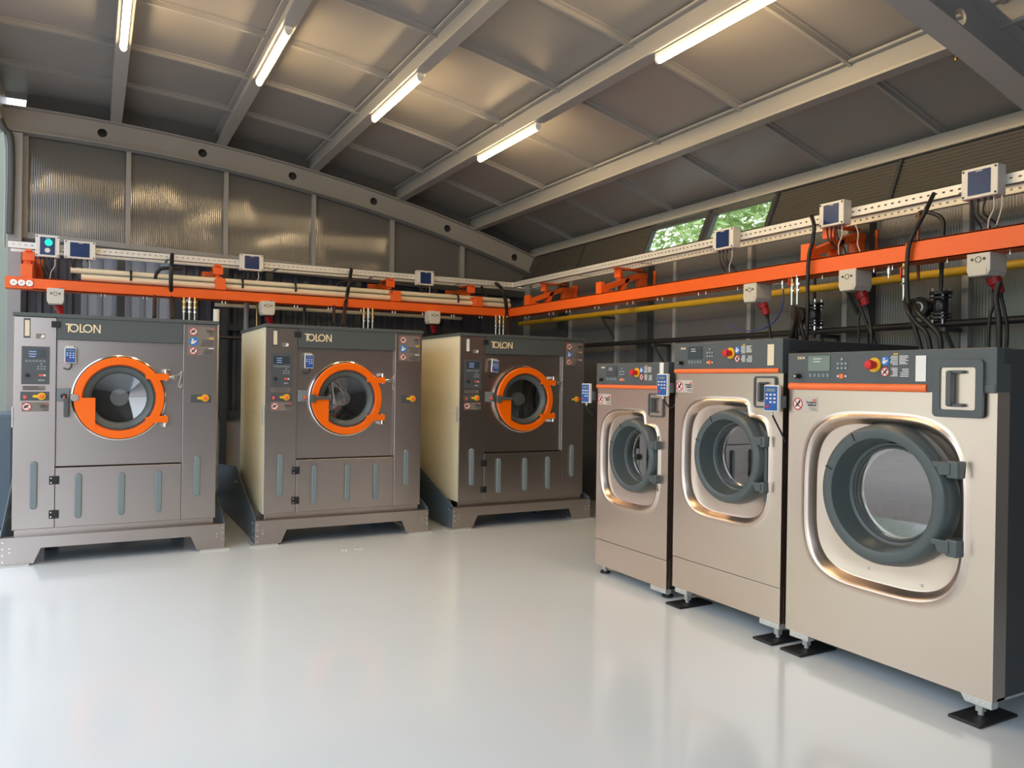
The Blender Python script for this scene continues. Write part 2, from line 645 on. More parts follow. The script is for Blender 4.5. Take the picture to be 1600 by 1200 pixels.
# ================================================================== LAMPS
def lamp(x, y0, y1, label):
    z = arch(x) - .001
    t = thing('batten_light', label, 'ceiling light', (x, (y0 + y1) / 2, z), 0, 'batten lights under the roof beams')
    L = (y1 - y0) / 2
    box('housing', M['lampb'], t, (-.03, .03, -L, L, -.03, 0), .004)
    n = 12
    poly = [(.027 * math.cos(a), -.03 - .042 * math.sin(a)) for a in [PI * i / n for i in range(n + 1)]]
    MB().prism(poly, -L + .02, L - .02).build('diffuser', M['lens'], t)
    mb = MB().prism([(p[0] * 1.1, p[1]) for p in poly], -L, -L + .02).prism([(p[0] * 1.1, p[1]) for p in poly], L - .02, L)
    mb.build('end_cap', M['white'], t)
    return t


names = {.2: 'leftmost', 1.34: 'second from the left', 2.46: 'third from the left', 3.64: 'fourth from the left'}
for x in PUR[:4]:
    lamp(x, 6.35, 7.62, {.2: 'leftmost long glowing batten light, hanging above the left machine',
                         1.34: 'glowing batten light on the second roof beam from the left',
                         2.46: 'glowing batten light on the middle roof beam, third of the row from the left',
                         3.64: 'short looking glowing batten light, rightmost of the far row'}[x])
    lamp(x, 3.33, 4.60, {.2: 'near batten light on the leftmost roof beam, above the frame', 1.34: 'near batten light on the second roof beam, above the frame',
                         2.46: 'near batten light on the middle roof beam, above the frame', 3.64: 'big glowing batten light nearest the camera, at the top of the picture'}[x])


# ================================================================== SHARED SMALL PARTS (local frame: x right, y into the machine, z up)
def logo(parent, x, z, h, y, m, th=.14, name='logo'):
    """TOLON lettering: geometric strokes and rings"""
    mb = MB()
    s = h
    t = th * h
    d = .0015
    def ring(cx, cz, r):
        mb.lathe((cx, y - d, cz), (0, 1, 0), [(r, 0), (r - t, 0), (r - t, 2 * d), (r, 2 * d), (r, 0)], 28, False)
    mb.box(x, x + .62 * s, y - d, y + d, z + s - t, z + s).box(x + .24 * s, x + .24 * s + t, y - d, y + d, z, z + s - t)
    ring(x + .86 * s, z + s * .5, .5 * s)
    mb.box(x + 1.46 * s, x + 1.46 * s + t, y - d * 1.2, y + d, z + t, z + s).box(x + 1.46 * s, x + 1.92 * s, y - d * 1.2, y + d, z, z + t)
    ring(x + 2.30 * s, z + s * .5, .5 * s)
    nx = x + 2.90 * s
    mb.box(nx, nx + t, y - d, y + d, z, z + s).box(nx + .62 * s, nx + .62 * s + t, y - d, y + d, z, z + s)
    mb.prism([(nx, z + s), (nx + t, z + s), (nx + .62 * s + t, z), (nx + .62 * s, z)], y - d * 1.1, y + d * 1.1)
    return mb.build(name, m, parent)


def disc(name, m, parent, x, z, y, r, d=.002, n=28):
    return MB().cyl((x, y, z), (x, y - d, z), r, n).build(name, m, parent)


def prohibition(parent, x, z, y, r, blue=False, style=0):
    """round sign with its symbol"""
    if blue:
        p = disc('pictogram_disc', M['pblue'], parent, x, z, y, r)
        mb = MB().cyl((x - .25 * r, y - .002, z + .45 * r), (x - .25 * r, y - .0035, z + .45 * r), .24 * r, 14)
        mb.prism([(x - .6 * r, z - .55 * r), (x + .1 * r, z - .6 * r), (x + .15 * r, z + .05 * r), (x - .25 * r, z + .2 * r), (x - .55 * r, z + .05 * r)], y - .0035, y - .002)
        mb.prism([(x + .15 * r, z - .35 * r), (x + .6 * r, z - .05 * r), (x + .55 * r, z + .3 * r), (x + .1 * r, z + .1 * r)], y - .0035, y - .002)
        mb.build('symbol', M['pict'], p)
        return p
    p = disc('pictogram_disc', M['pict'], parent, x, z, y, r)
    mb = MB().lathe((x, y - .0035, z), (0, 1, 0), [(r, 0), (r * .84, 0), (r * .84, .0015), (r, .0015), (r, 0)], 28, False)
    mb.bar((x - .62 * r, y - .003, z + .62 * r), (x + .62 * r, y - .003, z - .62 * r), .0015, .14 * r)
    mb.build('red_ring', M['red'], p)
    mb = MB()
    if style == 0:      # hand
        mb.prism([(x - .55 * r, z - .35 * r), (x - .1 * r, z - .3 * r), (x + .55 * r, z + .35 * r), (x + .3 * r, z + .5 * r), (x - .25 * r, z + .2 * r), (x - .6 * r, z)], y - .004, y - .002)
    else:               # spanner / running figure
        mb.bar((x - .45 * r, y - .003, z - .45 * r), (x + .45 * r, y - .003, z + .4 * r), .002, .24 * r)
        mb.bar((x - .3 * r, y - .003, z + .1 * r), (x + .25 * r, y - .003, z - .35 * r), .002, .18 * r)
        mb.cyl((x + .35 * r, y - .002, z + .42 * r), (x + .35 * r, y - .004, z + .42 * r), .2 * r, 12)
    mb.build('symbol', M['print'], p)
    return p


def lines(name, m, parent, x0, x1, z1, z0, n, y, h=.004, right=True):
    mb = MB()
    for i in range(n):
        z = z1 - (z1 - z0) * i / max(1, n - 1)
        c = (x1 - x0) * random.uniform(0, .35)
        a, b = (x0 + c, x1) if right else (x0, x1 - c)
        mb.box(a, b, y - .0012, y, z - h / 2, z + h / 2)
    return mb.build(name, m, parent)


def buttons(parent, x, z, sx, sz, y, m, sz_=.008):
    mb = MB()
    for i, j in ((1, 2), (0, 1), (1, 1), (2, 1), (0, 0), (1, 0), (2, 0)):
        cx, cz = x + (i - 1) * sx, z + (j - .5) * sz
        mb.box(cx - sz_, cx + sz_, y - .003, y, cz - sz_ * .8, cz + sz_ * .8)
    o = mb.build('menu_buttons', m, parent)
    mb = MB()
    for i, j in ((1, 2), (0, 1), (1, 1), (2, 1), (0, 0), (1, 0), (2, 0)):
        cx, cz = x + (i - 1) * sx, z + (j - .5) * sz
        mb.prism([(cx - .4 * sz_, cz - .3 * sz_), (cx + .4 * sz_, cz - .3 * sz_), (cx, cz + .4 * sz_)], y - .004, y - .003)
    mb.build('symbol', M['wprint'], o)
    return o


def rotary_switch(parent, x, z, y, r=.03):
    """yellow rotary switch with an orange knob and a pointed key tab to the left"""
    t = MB().cyl((x, y, z), (x, y - .018, z), r, 28).build('rotary_switch', M['yel'], parent, .002)
    MB().prism([(x - r * .5, z - r * .42), (x - r * .5, z + r * .42), (x - r * 1.9, z + r * .36), (x - r * 2.2, z), (x - r * 1.9, z - r * .36)], y - .02, y - .004).build('key_tab', M['yel'], t, .002)
    MB().cyl((x, y - .018, z), (x, y - .034, z), r * .62, 24, r * .5).build('knob', M['stripe'], t, .003)
    return t


def warning_text(parent, x1, z, y, s):
    """orange flag, bold two-line warning in Turkish, small print"""
    box('flag', M['pink'], parent, (x1 - s * 1.9, x1, y - .0015, y, z + s * 1.0, z + s * 1.75))
    text('warning_line', 'Yaralanma', s * 1.25, M['print'], parent, (x1, y - .001, z), align='RIGHT')
    text('warning_line', 'tehlikesi!', s * 1.25, M['print'], parent, (x1, y - .001, z - s * 1.15), align='RIGHT')
    lines('small_print', M['print'], parent, x1 - s * 3.9, x1, z - s * 2.1, z - s * 2.9, 2, y, .0022)


# ================================================================== FREESTANDING MACHINES WITH ORANGE DOORS
def tilt_machine(x0, label, handle, keypad_label, ktilt=0):
    t = thing('washing_machine', label, 'washing machine', (x0, 7.24, 0), 0, 'brown steel washing machines with orange door rings')
    W, D, H = 1.50, 1.27, 1.985
    # cabinet
    mb = MB()
    mb.box(0.006, W - .006, .17, D, .27, 1.955).box(.006, .29, .028, .17, .27, 1.955).box(1.222, W - .006, .028, .17, .27, 1.955).box(.29, 1.222, .032, .17, .27, .74).box(.29, 1.222, .032, .17, 1.79, 1.955)
    mb.build('cabinet', M['dsteel'], t)
    box('side_panel', M['cream'], t, (-.002, .006, .012, D, .27, 1.955))
    box('side_panel', M['cream'], t, (W - .006, W + .002, .012, D, .27, 1.955))
    mb = MB()
    for yy in (.2, .55, .9): mb.cyl((-.006, yy, 1.12), (0, yy, 1.12), .008, 10)
    mb.box(-.003, 0, .02, D - .02, 1.158, 1.162)
    mb.build('side_seam', M['galv'], t)
    mb = MB().box(-.012, 0, -.005, .05, 1.08, 1.24)
    mb.build('side_latch', M['galv'], t, .003)
    box('top_cover', M['hood'], t, (-.012, W + .012, -.012, D + .02, 1.955, 1.985), .004)
    hd = box('hood_panel', M['hood'], t, (.29, 1.222, -.006, .03, 1.782, 1.955), .003)
    logo(hd, .348, 1.842, .068, -.0075, M['logo'])
    # stainless front panels
    lp = box('left_panel', M['inoxd'], t, (0, .286, 0, .03, .275, 1.952), .003)
    rp = box('right_panel', M['inoxd'], t, (1.226, W, 0, .03, .275, 1.952), .003)
    # centre panel with round opening
    cx, cz, R = .744, 1.315, .352
    n = 64
    angs = [2 * PI * i / n for i in range(n)]
    x_0, x_1, z_0, z_1 = .29, 1.222, .762, 1.78
    for ax_, az_ in ((x_0, z_0), (x_1, z_0), (x_1, z_1), (x_0, z_1)): angs.append(math.atan2(az_ - cz, ax_ - cx) % (2 * PI))
    angs.sort()
    inner, outer = [], []
    for a in angs:
        ca, sa = math.cos(a), math.sin(a)
        tt = min([(x_1 - cx) / ca if ca > 1e-6 else 9, (x_0 - cx) / ca if ca < -1e-6 else 9, (z_1 - cz) / sa if sa > 1e-6 else 9, (z_0 - cz) / sa if sa < -1e-6 else 9])
        inner.append((cx + R * ca, cz + R * sa))
        outer.append((cx + tt * ca, cz + tt * sa))
    k = len(angs)
    vs = [(p[0], .03, p[1]) for p in outer] + [(p[0], .03, p[1]) for p in inner] + [(p[0], .16, p[1]) for p in inner]
    fs = [(i, (i + 1) % k, k + (i + 1) % k, k + i) for i in range(k)] + [(k + i, k + (i + 1) % k, 2 * k + (i + 1) % k, 2 * k + i) for i in range(k)]
    cp = MB().add(vs, fs).build('centre_panel', M['inoxd'], t, recalc=True)
    # cut the cabinet behind: replace with dark liner ring
    low = MB().box(.29, 1.222, 0, .03, .275, .752).build('lower_panel', M['inoxd'], t, .003)
    for par, xb, za, zb in ((lp, .142, .43, .81), (low, .452, .34, .70), (low, .765, .345, .695), (low, 1.045, .35, .70), (rp, 1.347, .47, .82)):
        r = .025
        nn = 8
        pts = [(xb + r * math.cos(PI * i / nn), zb - r + r * math.sin(PI * i / nn)) for i in range(nn + 1)] + [(xb - r * math.cos(PI * i / nn), za + r - r * math.sin(PI * i / nn)) for i in range(nn + 1)]
        MB().prism(pts, -.028, 0).build('rubber_bumper', M['rubber'], par, .009, 3)
    for z in (.655, .382):
        h_ = MB().box(.248, .318, -.014, 0, z - .033, z + .033).build('hinge', M['blk'], low, .004)
        MB().cyl((.262, -.014, z + .018), (.262, -.018, z + .018), .006, 10).cyl((.262, -.014, z - .018), (.262, -.018, z - .018), .006, 10).build('hinge_screw', M['silver'], h_)
    MB().box(.25, .312, -.02, 0, 1.875, 1.925).build('hinge', M['blk'], hd, .004)
    # door: chrome rim, orange ring, grey cone, glass, drum
    dr = MB().lathe((cx, 0, cz), (0, 1, 0), [(.352, .03), (.352, .005), (.343, .002), (.336, .012), (.336, .05)], 64).build('door_surround', M['chrome'], t)
    n = 64
    # orange ring with two hinge arms and the lower-left plate
    mb = MB()
    mb.lathe((cx, 0, cz), (0, 1, 0), [(.335, -.02), (.335, -.045), (.33, -.05), (.278, -.05), (.273, -.045), (.273, -.02), (.335, -.02)], 72)
    mb.prism([(cx + .26, cz + .205), (cx + .19, cz + .25), (cx + .19, cz + .16), (cx + .28, cz + .15), (cx + .365, cz + .15), (cx + .365, cz + .205)], -.052, -.02)
    mb.prism([(cx + .26, cz - .205), (cx + .19, cz - .25), (cx + .19, cz - .16), (cx + .28, cz - .15), (cx + .365, cz - .15), (cx + .365, cz - .205)], -.052, -.02)
    arc = [(cx + .325 * math.cos(a), cz + .325 * math.sin(a)) for a in [PI + PI * (i / 14) * .32 for i in range(15)]]
    mb.prism(arc + [(cx - .178, cz - .225), (cx - .178, cz - .0)], -.056, -.022)
    dn = mb.build('door_ring', M['dorange'], t)
    mb = MB().lathe((cx, 0, cz), (0, 1, 0), [(.272, -.03), (.265, -.036), (.262, -.03), (.258, .0), (.262, .03)], 64)
    mb.build('chrome_rim', M['chrome'], dn)
    mb = MB().lathe((cx, 0, cz), (0, 1, 0), [(.258, -.018), (.25, -.024), (.215, -.006), (.205, .015), (.2, .03)], 64)
    mb.build('window_gasket', M['door'], dn)
    mb = MB().lathe((cx, 0, cz), (0, 1, 0), [(.258, -.02), (.334, -.015), (.34, .03)], 64)
    mb.build('door_body', M['cop'] if False else M['dsteel'], dn)
    MB().lathe((cx, 0, cz), (0, 1, 0), [(.001, .03), (.1, .027), (.203, .012)], 48).build('door_glass', M['dglass'], dn)
    MB().lathe((cx, 0, cz), (0, 1, 0), [(.25, .04), (.25, .024), (.335, .024)], 48).build('door_back', M['dark'], dn)
    drm = MB().lathe((cx, 0, cz), (0, 1, 0), [(.203, .04), (.215, .06), (.215, .15), (.001, .15)], 48).build('drum', M['drumd'], t)
    MB().lathe((cx, 0, cz), (0, 1, 0), [(.07, .15), (.07, .10), (.001, .10)], 32).build('drum_hub', M['galv'], drm)
    for sz in (1, -1):
        zz = cz + sz * .178
        mb = MB().cyl((cx + .345, -.036, zz - .035), (cx + .345, -.036, zz + .035), .011, 12)
        mb.cyl((cx + .345, -.036, zz + sz * .03), (cx + .345, -.036, zz + sz * .065), .02, 12)
        mb.box(cx + .325, cx + .375, -.012, .03, zz + sz * .035, zz + sz * .065)
        mb.build('hinge_pin', M['silver'], dn, .002)
    mb = MB().cyl((cx + .365, -.036, cz + .178), (cx + .43, -.03, cz + .178), .009, 12).box(cx + .40, cx + .44, -.04, .03, cz + .16, cz + .195)
    mb.build('hinge_bolt', M['silver'], dn, .002)
    MB().tube([(cx + .44, -.02, cz + .19), (cx + .458, -.03, cz + .215), (cx + .472, -.01, cz + .23)], .0035, 6).tube([(cx + .472, -.01, cz + .23), (cx + .455, -.03, cz + .15), (cx + .448, -.03, cz + .105), (cx + .462, -.03, cz + .09), (cx + .475, -.01, cz + .12)], .0035, 6).build('sensor_cable', M['wcab'], t)
    # latch and handle
    lt = MB().box(cx - .452, cx - .362, -.002, .03, cz - .03, cz + .075).build('latch_plate', M['rubber'], t, .003)
    MB().cyl((cx - .324, -.05, cz + .0), (cx - .324, -.066, cz), .03, 24).build('handle_boss', M['inoxd'], dn, .004)
    if handle == 'down':
        MB().tube([(cx - .415, -.02, cz + .005), (cx - .415, -.045, cz + .02), (cx - .39, -.05, cz + .025), (cx - .385, -.05, cz)], .008, 8).build('latch_hook', M['blk'], lt)
        MB().box(cx - .402, cx - .365, -.055, -.03, cz - .155, cz + .0).build('handle', M['ctrl'], lt, .006)
        MB().cyl((cx - .395, -.03, cz + .005), (cx - .395, -.05, cz + .005), .013, 16).build('red_knob', M['pink'], lt, .003)
    else:
        MB().box(cx - .36, cx - .17, -.08, -.056, cz - .008, cz + .02).build('handle', M['ctrl'], lt, .008)
        MB().cyl((cx - .39, -.0, cz + .008), (cx - .39, -.035, cz + .008), .014, 16).build('red_knob', M['pink'], lt, .003)
        MB().box(cx - .36, cx - .30, -.085, -.05, cz - .035, cz + .04).build('handle_bracket', M['hood'], lt, .01)
    # left panel fittings
    box('label_frame', M['ctrl'], lp, (.062, .108, -.002, 0, 1.785, 1.94))
    box('paper_label', M['paper'] if x0 > 3 else M['pale'], lp, (.070, .102, -.004, -.002, 1.80, 1.925))
    st = box('rating_sticker', M['warn'], lp, (.145, .208, -.002, 0, 1.782, 1.822))
    MB().prism([(.175, 1.788), (.2, 1.788), (.205, 1.808), (.188, 1.818)], -.003, -.002).build('pictogram', M['paper'], st)
    cpn = box('control_panel', M['ctrl'], lp, (.05, .242, -.003, 0, 1.42, 1.72))
    lc = box('display', M['lcd'], cpn, (.072, .215, -.006, -.003, 1.630, 1.695))
    lines('readout', M['lit'], lc, .10, .16, 1.678, 1.64, 3, -.0065, .006, False)
    mb = MB()
    for i in range(6): mb.box(.074 + i * .024, .093 + i * .024, -.005, -.003, 1.596, 1.612)
    mb.build('function_keys', M['rubber'], cpn)
    buttons(cpn, .185, 1.552, .022, .02, -.003, M['rubber'])
    box('start_keys', M['pink'], cpn, (.168, .198, -.006, -.003, 1.484, 1.500))
    box('key_label', M['pict'], cpn, (.200, .214, -.006, -.003, 1.485, 1.499))
    kn = MB().cyl((.090, -.003, 1.492), (.090, -.022, 1.492), .014, 20).build('key_switch', M['blk'], cpn, .002)
    logo(cpn, .165, 1.447, .011, -.004, M['wprint'])
    tx = box('text_plate', M['warn'], lp, (.058, .215, -.001, 0, 1.372, 1.408))
    lines('small_print', M['print'], tx, .068, .20, 1.398, 1.382, 2, -.002, .004, False)
    sp = box('switch_plate', M['ctrl'], lp, (.045, .242, -.003, 0, 1.290, 1.362))
    box('indicator', M['pink'], sp, (.064, .088, -.008, -.003, 1.305, 1.333), .002)
    rotary_switch(sp, .190, 1.325, -.003, .029)
    ws = box('warning_sticker', M['warn'], lp, (.055, .24, -.001, 0, 1.205, 1.28))
    prohibition(ws, .088, 1.243, -.001, .033)
    warning_text(ws, .236, 1.250, -.002, .0125)
    # right panel fittings
    ws = box('warning_sticker', M['warn'], rp, (1.262, 1.478, -.001, 0, 1.685, 1.93))
    prohibition(ws, 1.305, 1.888, -.001, .033)
    prohibition(ws, 1.308, 1.803, -.001, .037, True)
    prohibition(ws, 1.305, 1.722, -.001, .033, style=1)
    warning_text(ws, 1.47, 1.895, -.002, .0125)
    box('flag', M['yel'], ws, (1.432, 1.47, -.002, -.001, 1.826, 1.836))
    box('flag', M['paper'], ws, (1.43, 1.47, -.002, -.001, 1.742, 1.750))
    lines('small_print', M['print'], ws, 1.35, 1.47, 1.815, 1.77, 4, -.002, .004)
    lines('small_print', M['print'], ws, 1.36, 1.47, 1.732, 1.695, 4, -.002, .004)
    sp = box('switch_plate', M['ctrl'], rp, (1.29, 1.455, -.003, 0, 1.275, 1.345))
    rotary_switch(sp, 1.405, 1.315, -.003, .031)
    # toe rail and tilting base
    box('toe_rail', M['inoxd'], t, (.012, W - .012, .02, .06, .20, .272), .002)
    fx0, fx1 = -.075, W + .075
    b = MB()
    b.prism([(fx0, .012), (fx0 + .225, .012), (fx0 + .275, .13), (fx1 - .275, .13), (fx1 - .225, .012), (fx1, .012), (fx1, .222), (fx0, .222)], -.05, -.035)
    b.box(fx0, fx1, -.035, .03, .205, .222)
    bs = b.build('base_plinth', M['inoxd'], t, .002)
    for sx in (fx0, fx1 - .006):
        MB().prism([(-.035, .012), (.15, .012), (.25, .03), (2.3, .03), (2.3, .50), (1.05, .60), (-.035, .24)], sx, sx + .006, 'x').build('side_plate', M['blue'], bs)
    mb = MB()
    for sx in (fx0 + .02, fx1 - .02):
        for zz in (.04, .09, .14, .19): mb.cyl((sx, -.05, zz), (sx, -.056, zz), .007, 10)
        for zz in (.11, .14): mb.cyl((sx + (.045 if sx < .5 else -.045), -.05, zz), (sx + (.045 if sx < .5 else -.045), -.056, zz), .007, 10)
    for zz in (.06, .12, .19): mb.cyl((fx0, .06, zz), (fx0 - .006, .06, zz), .009, 10)
    for yy in (.95, 1.05): mb.cyl((fx0, yy, .45), (fx0 - .006, yy, .45), .009, 10)
    mb.build('rivets', M['silver'], bs)
    mb = MB()
    for sx in (fx0 - .04, fx1 - .20): mb.box(sx, sx + .24, -.07, .12, 0, .012)
    mb.build('foot_plate', M['galv'], bs, .002)
    mb = MB()
    mb.box(.2, 1.3, .5, .62, .15, .27).box(.2, 1.3, 1.1, 1.2, .15, .4)
    mb.build('cross_member', M['blue'], bs)
    mb = MB()
    for px_ in (.25, 1.25): mb.box(px_ - .05, px_ + .05, .5, .6, 0, .15)
    mb.build('support_block', M['blue'], bs)
    # keypad clipped beside the door
    keypad(Vector((x0, 7.24, 0)) + Vector((.385, -.012, 1.655)), 0, keypad_label, .082, .125, ktilt, hook=True)
    return t


def keypad(loc, rz, label, w=.085, h=.13, tilt=0, hook=False, stem=None):
    k = thing('dosing_keypad', label, 'keypad', loc, rz, 'blue dosing keypads')
    k.rotation_euler = (0, tilt, rz)
    box('case', M['white'], k, (-w / 2, w / 2, -.024, 0, -h / 2, h / 2), .006, 3)
    f = box('face', M['kblue'], k, (-w * .43, w * .43, -.026, -.024, -h * .45, h * .45), .0008)
    box('display', M['lcdg'], f, (-w * .3, w * .3, -.028, -.026, h * .26, h * .37))
    mb = MB()
    for i in range(3):
        for j in range(2 if i == 0 else 3):
            mb.box((i - 1) * w * .26 - w * .07, (i - 1) * w * .26 + w * .07, -.0275, -.026, h * (.14 - .14 * j) - h * .03, h * (.14 - .14 * j) + h * .03)
    mb.build('buttons', M['pict'], f)
    box('stop_button', M['red'], f, (-w * .33, -w * .12, -.0275, -.026, -h * .34, -h * .26))
    if hook:
        MB().box(-w * .42, w * .30, -.012, .04, h / 2, h / 2 + .015).build('clip', M['galv'], k, .002)
        MB().tube([(w * .1, -.012, -h / 2), (w * .05, -.015, -h / 2 - .03), (-w * .2, .01, -h / 2 - .05), (-w * .6, .02, -h / 2 - .04)], .0045, 8).build('cable', M['blk'], k)
    else:
        MB().box(-.01, w * .6, 0, .03, -h * .35, h * .1).build('bracket', M['ctrl'], k, .003)
        MB().cyl((0, -.012, -h / 2), (0, -.012, -h / 2 - .02), .008, 12).build('cable_gland', M['galv'], k)
        MB().tube([(0, -.012, -h / 2 - .015)] + (stem or [(.005, 0, -h / 2 - .06), (.03, .03, -h / 2 - .10)]), .0055, 8).build('cable', M['blk'], k)
    return k


tilt_machine(-.545, 'washing machine at far left with brown steel front, orange ring door and upright door handle', 'down',
             'blue keypad hanging beside the orange door of the far left machine')
tilt_machine(1.362, 'middle of the three tall brown steel machines, orange ring door with sideways handle, cream side', 'side',
             'blue keypad hanging beside the orange door of the middle tall machine')
tilt_machine(3.275, 'tall dark steel machine in the corner, orange ring door, widest visible cream side panel', 'side',
             'slightly tilted blue keypad beside the orange door of the corner machine', .06)


# ================================================================== LOW STAINLESS WASHERS ALONG THE RIGHT
def washer(yfar, W, H, zb, D, hc, sq, rd, cen, hbox, label, notch=False, kick=None, pads=True, wide=False):
    """local x runs towards the camera along the front, y into the machine"""
    t = thing('front_loading_washer', label, 'washing machine', (3.53, yfar, 0), -PI / 2, 'stainless front loading washers along the right wall')
    sc, sz, sa, sb = sq
    ztop = H - hc                    # top of stainless sheet
    z_0 = kick if kick else zb
    n = 120
    angs = [2 * PI * i / n for i in range(n)]
    X0, X1, Z0, Z1 = 0, W, z_0, ztop
    for a_, b_ in ((X0, Z0), (X1, Z0), (X1, Z1), (X0, Z1)): angs.append(math.atan2(b_ - sz, a_ - sc) % (2 * PI))
    angs.sort()
    k = len(angs)

    def sr(a):
        c_, s_ = math.cos(a), math.sin(a)
        e = 3.6
        r = 1 / ((abs(c_) / sa) ** e + (abs(s_) / sb) ** e) ** (1 / e)
        if notch and c_ > .05 and s_ > .05:
            r2 = max((hbox[0] - .035 - sc) / c_, (hbox[2] - .055 - sz) / s_)
            m_ = 14
            r = (r ** -m_ + r2 ** -m_) ** (-1 / m_)
        return r
    rows = []
    outer = []
    for a in angs:
        ca, s_ = math.cos(a), math.sin(a)
        tt = min([(X1 - sc) / ca if ca > 1e-6 else 9, (X0 - sc) / ca if ca < -1e-6 else 9, (Z1 - sz) / s_ if s_ > 1e-6 else 9, (Z0 - sz) / s_ if s_ < -1e-6 else 9])
        outer.append((sc + tt * ca, sz + tt * s_))
    rows.append([(p[0], .03, p[1]) for p in outer])
    rows.append([(p[0], 0, p[1]) for p in outer])
    for kk, yy in ((1.06, 0), (1.02, -.001), (1.0, -.007), (.985, -.011), (.965, -.008), (.945, .004), (.92, .022), (.905, .034), (.90, .045), (.885, .048), (.7, .048)):
        rows.append([(sc + sr(a) * kk * math.cos(a), yy, sz + sr(a) * kk * math.sin(a)) for a in angs])
    # keep flare rows inside the sheet
    for r_ in rows[2:]:
        for i, p in enumerate(r_):
            r_[i] = (min(max(p[0], X0 + .004), X1 - .004), p[1], min(max(p[2], Z0 + .004), Z1 - .004))
    cx, cz, R = cen[0], cen[1], rd
    rows.append([(cx + R * .82 * math.cos(a), .048, cz + R * .82 * math.sin(a)) for a in angs])
    rows.append([(cx + R * .82 * math.cos(a), .2, cz + R * .82 * math.sin(a)) for a in angs])
    vs = [p for r_ in rows for p in r_]
    fs = []
    for j in range(len(rows) - 1):
        for i in range(k):
            i2 = (i + 1) % k
            fs.append((j * k + i, j * k + i2, (j + 1) * k + i2, (j + 1) * k + i))
    mb = MB().add(vs, fs, True)
    fp = mb.build('front_panel', M['inox'], t)
    if kick:
        box('kick_panel', M['inox'], t, (0, W, 0, .03, zb, kick - .004), .002)
    # body
    mb = MB().box(.002, W - .002, .03, .09, zb, H - .012)
    mb.v = mb.v
    for a_, b_ in ((.0, .012), (W - .012, W)):
        pass
    for xa in (0, W - .004): MB().box(xa, xa + .004, .03, .095, zb, ztop).build('front_edge', M['inox'], t)
    MB().box(.0, .006, .095, D, zb + .01, ztop + .0).box(W - .006, W, .095, D, zb + .01, ztop + .0).box(0, W, D - .01, D, zb, H - .02).box(0, .006, .10, D, ztop, H - .03).box(W - .006, W, .10, D, ztop, H - .03).build('side_panel', M['dsteel'], t)
    box('top_cover', M['dsteel'], t, (-.004, W + .004, .035, D, H - .07, H - .004), .003)
    MB().box(.01, W - .01, .21, D - .02, zb, zb + .02).build('bottom_tray', M['dsteel'], t)
    box('base_rail', M['galv'], t, (0, W, .035, D, zb - .002, zb + .012))
    # control head
    ch = box('control_head', M['ctrl'], t, (-.002, W + .002, -.012, .1, ztop - .001, H), .005)
    lcx = .145
    return t, ch, ztop


def controls(ch, x0, zc, y, s, W_lab, lab_z, label_m, logo_on=True, lcd_m='lcd'):
    """display, keys, knob, emergency stop and stickers; zc = middle height of the face"""
    d = box('display', M[lcd_m], ch, (x0 + .165 * s, x0 + .31 * s, y - .003, y, zc - .022 * s, zc + .062 * s))
    lines('readout', M['wprint'], d, x0 + .2 * s, x0 + .26 * s, zc + .045 * s, zc + .03 * s, 2, y - .003, .004, False)
    mb = MB()
    for i in range(5): mb.box(x0 + (.17 + i * .029) * s, x0 + (.190 + i * .029) * s, y - .002, y, zc - .055 * s, zc - .035 * s)
    mb.build('function_keys', M['rubber'], ch)
    buttons(ch, x0 + .387 * s, zc + .005 * s, .024 * s, .024 * s, y, M['rubber'], .009 * s)
    kk = box('start_key', M['stripe'], ch, (x0 + .374 * s, x0 + .398 * s, y - .004, y, zc - .062 * s, zc - .038 * s))
    disc('round_key', M['pict'], ch, x0 + .41 * s, zc - .05 * s, y, .006 * s)
    disc('round_key', M['pict'], ch, x0 + .362 * s, zc - .05 * s, y, .006 * s)
    k = MB().cyl((x0 + .102 * s, y, zc - .05 * s), (x0 + .102 * s, y - .035, zc - .05 * s), .015 * s, 20, .012 * s).build('key_switch', M['blk'], ch, .003)
    disc('key_ring', M['silver'], k, x0 + .102 * s, zc - .05 * s, y - .035, .006 * s)
    e = MB().cyl((x0 + .585 * s, y, zc + .008 * s), (x0 + .585 * s, y - .006, zc + .008 * s), .037 * s, 32).build('emergency_stop', M['yel'], ch)
    MB().lathe((x0 + .585 * s, y - .006, zc + .008 * s), (0, -1, 0), [(.019 * s, 0), (.016 * s, .018), (.024 * s, .024), (.025 * s, .042), (.02 * s, .05), (.001, .052)], 28).build('stop_button', M['red'], e)
    logo(ch, x0 + .088 * s, zc + .045 * s, .014 * s, y - .001, M['logo'], .16)
    p = prohibition(ch, x0 + .645 * s, zc + .027 * s, y, .024 * s, True)
    p = prohibition(ch, x0 + .645 * s, zc - .028 * s, y, .023 * s, style=1)
    lines('small_print', M['wprint'], ch, x0 + .672 * s, x0 + .715 * s, zc + .05 * s, zc + .008 * s, 6, y, .004)
    lines('small_print', M['wprint'], ch, x0 + .723 * s, x0 + .775 * s, zc + .05 * s, zc + .012 * s, 6, y, .004, False)
    lines('small_print', M['wprint'], ch, x0 + .675 * s, x0 + .715 * s, zc - .01 * s, zc - .048 * s, 6, y, .004)
    lines('small_print', M['wprint'], ch, x0 + .723 * s, x0 + .775 * s, zc - .015 * s, zc - .05 * s, 5, y, .004)
    box('flag', M['yel'], ch, (x0 + .69 * s, x0 + .715 * s, y - .001, y, zc + .058 * s, zc + .064 * s))
    box('paper_label', label_m, ch, (W_lab[0], W_lab[1], y - .003, y, lab_z[0], lab_z[1]))


